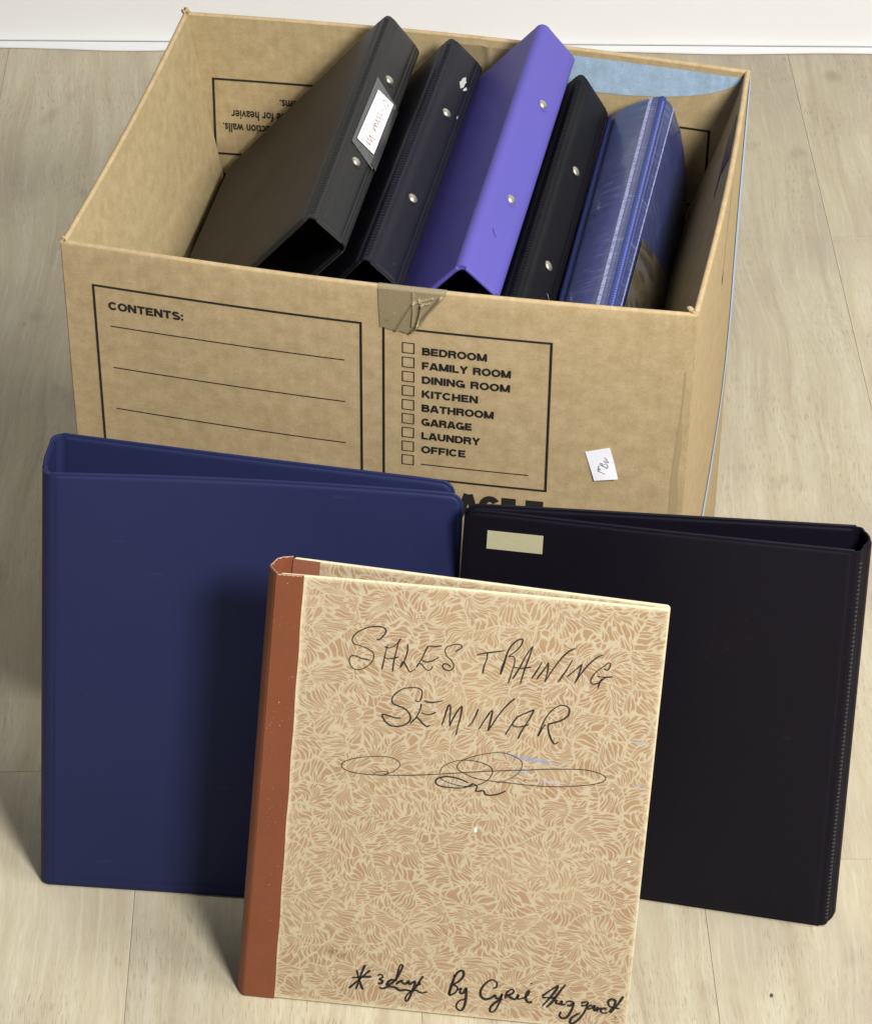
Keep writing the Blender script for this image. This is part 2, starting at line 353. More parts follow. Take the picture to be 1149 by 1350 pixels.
def sheet(name, fn, us, vs, th, mat, parent, uvf=None, both=True):
    """thick sheet: fn(u,v)->(point); thickness th centred along the surface normal"""
    us = list(us); vs = list(vs); nu, nv = len(us), len(vs)
    P = np.array([[fn(u, v) for v in vs] for u in us], float)
    du = np.gradient(P, axis=0); dv = np.gradient(P, axis=1)
    N = np.cross(du, dv); N /= np.maximum(np.linalg.norm(N, axis=2, keepdims=True), 1e-12)
    A = (P + N * th / 2).reshape(-1, 3); B = (P - N * th / 2).reshape(-1, 3)
    V = np.vstack([A, B]); n = nu * nv
    F = grid_faces(nu, nv) + grid_faces(nu, nv, n, True)
    for i in range(nu - 1):
        for j in (0, nv - 1):
            a = i * nv + j; q = (a, a + n, a + nv + n, a + nv); F.append(q[::-1] if j else q)
    for j in range(nv - 1):
        for i in (0, nu - 1):
            a = i * nv + j; q = (a, a + 1, a + 1 + n, a + n); F.append(q[::-1] if i else q)
    if uvf is None: uvf = lambda u, v: (u, v)
    uv = [uvf(u, v) for u in us for v in vs]
    o = mesh(name, V, F, mat, parent, np.array(uv + uv), True)
    crease(o, 40)
    return o
def crease(o, deg):
    me = o.data; co = {}
    # sharp edges by face angle
    import bmesh
    bm = bmesh.new(); bm.from_mesh(me)
    lim = R(deg)
    for e in bm.edges:
        if len(e.link_faces) == 2 and e.calc_face_angle(0) > lim: e.smooth = False
    bmesh.ops.recalc_face_normals(bm, faces=bm.faces[:])
    bm.to_mesh(me); bm.free()
def box(name, lo, hi, mat, parent=None, bev=0.0):
    import bmesh
    bm = bmesh.new(); bmesh.ops.create_cube(bm, size=1)
    lo = Vector(lo); hi = Vector(hi)
    for v in bm.verts:
        v.co = Vector([(lo[i] + hi[i]) / 2 + v.co[i] * (hi[i] - lo[i]) for i in range(3)])
    if bev: bmesh.ops.bevel(bm, geom=bm.edges[:], offset=bev, segments=2, affect='EDGES', profile=0.6)
    me = bpy.data.meshes.new(name); bm.to_mesh(me); bm.free(); me.materials.append(mat)
    o = bpy.data.objects.new(name, me); col.objects.link(o)
    if parent is not None: o.parent = parent
    return o

EDGE = [0, .0003, .0007, .0012, .0018, .0026, .0035, .005, .007]
def edge_samples(L, n):
    e = [x for x in EDGE if x < L / 2.2]
    mid = list(np.linspace(e[-1], L - e[-1], n))[1:-1]
    return np.array(e + mid + [L - x for x in e[::-1]])
def prof_vinyl(m):       # half thickness against distance to the rim: thin welded lip, groove, padded board
    x = np.array([0, .0003, .0012, .0018, .0026, .0035, .005, .007, 1.0])
    y = np.array([.0002, .00055, .0006, .00042, .0009, .0015, .0018, .0019, .0019])
    return np.interp(m, x, y)
def prof_smooth(m):
    return .0016 * np.sqrt(np.clip(1 - (1 - np.clip(m / .0018, 0, 1)) ** 2, .004, 1))
def prof_crisp(m):
    x = np.array([0, .0003, .0012, .0018, .0026, .0035, 1.0]); y = np.array([.0002, .0007, .0009, .0006, .0014, .0017, .0017])
    return np.interp(m, x, y)
def prof_board(m):
    return .0011 * np.sqrt(np.clip(1 - (1 - np.clip(m / .0006, 0, 1)) ** 2, .1, 1))
def prof_thin(m):
    return np.full_like(m, .00022)
class Plate:
    """plate with rounded corners on four corner points: C[0]=(u0,v0) C[1]=(u1,v0) C[2]=(u1,v1) C[3]=(u0,v1)"""
    def __init__(s, C, normal, warp=None, trim=(0, 0)):
        s.C = [np.array(c, float) for c in C]
        s.Lu = (np.linalg.norm(s.C[1] - s.C[0]) + np.linalg.norm(s.C[2] - s.C[3])) / 2
        s.Lv = (np.linalg.norm(s.C[3] - s.C[0]) + np.linalg.norm(s.C[2] - s.C[1])) / 2
        n = np.cross(s.C[1] - s.C[0], s.C[3] - s.C[0]); n /= np.linalg.norm(n)
        s.n = n if np.dot(n, normal) > 0 else -n
        s.warp = warp or (lambda a, b: 0.0 * a)
        s.u0 = trim[0]; s.u1 = s.Lu - trim[1]
    def P(s, u, v, h=0.0):
        a = (u / s.Lu)[..., None]; b = (v / s.Lv)[..., None]
        p = (1 - a) * (1 - b) * s.C[0] + a * (1 - b) * s.C[1] + a * b * s.C[2] + (1 - a) * b * s.C[3]
        w = np.asarray(s.warp(a[..., 0], b[..., 0]) + h)
        return p + w[..., None] * s.n
    def build(s, name, mat, parent, Rc=.008, prof=prof_vinyl, nu=14, nv=14, shift=True, corners=(1, 1, 1, 1)):
        Lu = s.u1 - s.u0
        us = edge_samples(Lu, nu); vs = edge_samples(s.Lv, nv)
        U, V = np.meshgrid(us, vs, indexing='ij'); U = U.copy(); V = V.copy()
        mm = np.minimum(np.minimum(U, Lu - U), np.minimum(V, s.Lv - V))
        for ci, (cu, cv) in enumerate(((0, 0), (1, 0), (1, 1), (0, 1))):
            r = Rc if corners[ci] else .0012
            du = Lu - U if cu else U.copy(); dv = s.Lv - V if cv else V.copy()
            m = np.minimum(du, dv); rho = r - m
            sel = (rho > 0) & (np.maximum(du, dv) - m < rho)
            sd = np.maximum(du, dv) - m
            th = (1 - sd / np.where(rho > 0, rho, 1)) * math.pi / 4
            nu_ = np.where(dv <= du, r - rho * np.sin(th), r - rho * np.cos(th))
            nv_ = np.where(dv <= du, r - rho * np.cos(th), r - rho * np.sin(th))
            U = np.where(sel, Lu - nu_ if cu else nu_, U); V = np.where(sel, s.Lv - nv_ if cv else nv_, V)
        h = prof(mm); s.hmax = float(h.max())
        A = s.P(U + s.u0, V, h); B = s.P(U + s.u0, V, -h)
        nU, nV = U.shape; n = nU * nV
        F = grid_faces(nU, nV) + grid_faces(nU, nV, n, True)
        for i in range(nU - 1):
            for j in (0, nV - 1):
                a = i * nV + j; F.append((a, a + n, a + nV + n, a + nV))
        for j in range(nV - 1):
            for i in (0, nU - 1):
                a = i * nV + j; F.append((a, a + 1, a + 1 + n, a + n))
        uv = np.stack([U.ravel(), V.ravel()], 1)
        o = mesh(name, np.vstack([A.reshape(-1, 3), B.reshape(-1, 3)]), F, mat, parent, np.vstack([uv, uv]))
        crease(o, 75)
        return o

def smooth_line(pts, k=6):
    p = [np.array(x, float) for x in pts]
    if len(p) < 3: return [p[0] + (p[-1] - p[0]) * t for t in np.linspace(0, 1, 6)]
    q = [2 * p[0] - p[1]] + p + [2 * p[-1] - p[-2]]
    out = []
    for i in range(1, len(q) - 2):
        for t in np.linspace(0, 1, k, endpoint=False):
            a, b, c, d = q[i - 1], q[i], q[i + 1], q[i + 2]
            out.append(0.5 * (2 * b + (c - a) * t + (2 * a - 5 * b + 4 * c - d) * t * t + (3 * b - a - 3 * c + d) * t ** 3))
    out.append(p[-1]); return out
def ribbons(name, strokes, surf, mat, parent, smooth=True, k=6):
    """strokes: list of (width, pts in surface metres); surf(array u, array v)->points"""
    V = []; F = []
    rnd = random.Random(3)
    for w, pts in strokes:
        L = smooth_line(pts, k) if smooth else [np.array(p, float) for p in pts]
        L = np.array(L); d = np.gradient(L, axis=0); d /= np.maximum(np.linalg.norm(d, axis=1, keepdims=True), 1e-9)
        nn = np.stack([-d[:, 1], d[:, 0]], 1)
        ww = np.full(len(L), w / 2)
        if smooth:
            ph = rnd.random() * 6
            ww = ww * (1 + .22 * np.sin(np.linspace(0, 5, len(L)) + ph)); ww[0] *= .55; ww[-1] *= .45
        off = len(V)
        A = L + nn * ww[:, None]; B = L - nn * ww[:, None]
        PA = surf(A[:, 0], A[:, 1]); PB = surf(B[:, 0], B[:, 1])
        for a, b in zip(PA, PB): V += [a, b]
        for i in range(len(L) - 1):
            F.append((off + 2 * i, off + 2 * i + 1, off + 2 * i + 3, off + 2 * i + 2))
    return mesh(name, V, F, mat, parent)
def text_mesh(name, body, size, x, z, surf, mat, parent, sx=1.0, bold=0.0, rot=0.0, width=None, heavy=0.0):
    """print: letters laid on a surface as thin ink, (x,z) = baseline start in surface metres"""
    cu = bpy.data.curves.new(name, 'FONT'); cu.body = body; cu.size = 1.0; cu.offset = bold; cu.resolution_u = 4
    cu.fill_mode = 'FRONT'; cu.space_character = 1.0 + bold * 1.6
    t = bpy.data.objects.new(name, cu); col.objects.link(t)
    dg = bpy.context.evaluated_depsgraph_get(); me0 = t.evaluated_get(dg).to_mesh()
    vs = np.array([v.co[:2] for v in me0.vertices]); fs = [tuple(p.vertices) for p in me0.polygons]
    t.evaluated_get(dg).to_mesh_clear(); bpy.data.objects.remove(t); bpy.data.curves.remove(cu)
    cap = 0.70
    vs[:, 1] /= cap; vs *= 1.0
    X = vs[:, 0].copy(); X -= X.min()
    Y = vs[:, 1] * size
    X = X * (width / X.max()) if width else X * size * sx
    c, s_ = math.cos(rot), math.sin(rot)
    U = x + X * c - Y * s_; W = z + X * s_ + Y * c
    if heavy:
        P = []; Fs = []
        for k, (a, b) in enumerate(((0, 0), (-.5, .15), (.5, -.15), (-.25, -.2), (.25, .2))):
            Fs += [tuple(i + len(U) * k for i in f) for f in fs]; q = surf(U + a * heavy, W + b * heavy)
            P.append(q + np.array((0, -.00002 * k, 0)))
        return mesh(name, np.vstack(P), Fs, mat, parent, smooth=False)
    return mesh(name, surf(U, W), fs, mat, parent, smooth=False)

# heavy extended capitals drawn as pen strokes: unit cap height, strokes SW wide
SW = .255
def arc(cx, cy, rx, ry, a0, a1, n=14): return [(cx + rx * math.cos(R(a0 + (a1 - a0) * t)), cy + ry * math.sin(R(a0 + (a1 - a0) * t))) for t in np.linspace(0, 1, n)]
h_ = SW / 2
def glyph(c):
    if c == 'A': return 1.02, [[(.10, 0), (.47, 1)], [(.92, 0), (.55, 1)], [(.22, .27), (.80, .27)]]
    if c == 'B': return .92, [[(h_, 0), (h_, 1)], [(0, 1 - h_), (.55, 1 - h_)] + arc(.55, .72, .20, .17, 90, -90) + [(.1, .55)], [(.1, .52), (.56, .52)] + arc(.58, .31, .24, .205, 90, -90) + [(0, h_)]]
    if c == 'C': return .98, [arc(.50, .5, .39, .39, 38, 322, 30)]
    if c == 'D': return .96, [[(h_, 0), (h_, 1)], [(0, 1 - h_), (.45, 1 - h_)] + arc(.45, .5, .40, .39, 90, -90, 22) + [(0, h_)]]
    if c == 'E': return .84, [[(h_, 0), (h_, 1)], [(.05, 1 - h_), (.82, 1 - h_)], [(.05, .5), (.76, .5)], [(.05, h_), (.84, h_)]]
    if c == 'F': return .80, [[(h_, 0), (h_, 1)], [(.05, 1 - h_), (.80, 1 - h_)], [(.05, .47), (.72, .47)]]
    if c == 'G': return 1.04, [arc(.50, .5, .39, .39, 40, 350, 32), [(.52, .42), (.98, .42)], [(.90, .5), (.90, 0)]]
    if c == 'H': return .94, [[(h_, 0), (h_, 1)], [(.94 - h_, 0), (.94 - h_, 1)], [(.1, .5), (.84, .5)]]
    if c == 'I': return .24, [[(.12, 0), (.12, 1)]]
    if c == 'K': return .96, [[(h_, 0), (h_, 1)], [(.20, .40), (.80, 1.0)], [(.36, .62), (.86, 0)]]
    if c == 'L': return .78, [[(h_, 0), (h_, 1)], [(.05, h_), (.78, h_)]]
    if c == 'M': return 1.14, [[(h_, 0), (h_, 1)], [(1.14 - h_, 0), (1.14 - h_, 1)], [(.14, 1), (.53, .06)], [(1.0, 1), (.61, .06)]]
    if c == 'N': return .96, [[(h_, 0), (h_, 1)], [(.96 - h_, 0), (.96 - h_, 1)], [(.14, .96), (.82, .04)]]
    if c == 'O': return 1.04, [arc(.52, .5, .41, .39, 0, 362, 36)]
    if c == 'R': return .94, [[(h_, 0), (h_, 1)], [(0, 1 - h_), (.58, 1 - h_)] + arc(.58, .70, .22, .19, 90, -90) + [(.1, .49)], [(.55, .48), (.70, .42), (.76, .30), (.80, 0)]]
    if c == 'S': return .90, [arc(.45, .71, .32, .185, 25, 200, 14) + [(.25, .58), (.50, .50), (.72, .42)] + arc(.47, .29, .33, .185, 25, -160, 14)]
    if c == 'T': return .88, [[(0, 1 - h_), (.88, 1 - h_)], [(.44, 0), (.44, .95)]]
    if c == 'U': return .94, [[(h_, 1), (h_, .42)] + arc(.47, .40, .47 - h_, .40 - h_, 180, 360, 20) + [(.94 - h_, .42), (.94 - h_, 1)]]
    if c == 'Y': return .96, [[(.10, 1), (.48, .46)], [(.86, 1), (.48, .46)], [(.48, 0), (.48, .5)]]
    if c == ':': return .26, [[(.13, .02), (.13, .26)], [(.13, .52), (.13, .76)]]
    return .42, []
def block_word(name, body, cap, x, z, width, surf, mat, parent, sp=.10):
    st = []; pen = 0
    for c in body:
        w, ss = glyph(c)
        for g in ss: st.append([(pen + a, b) for a, b in g])
        pen += w + sp
    pen -= sp; k = width / pen
    return ribbons(name, [(SW * cap, [(x + a * k, z + b * cap) for a, b in g]) for g in st], surf, mat, parent, smooth=False)

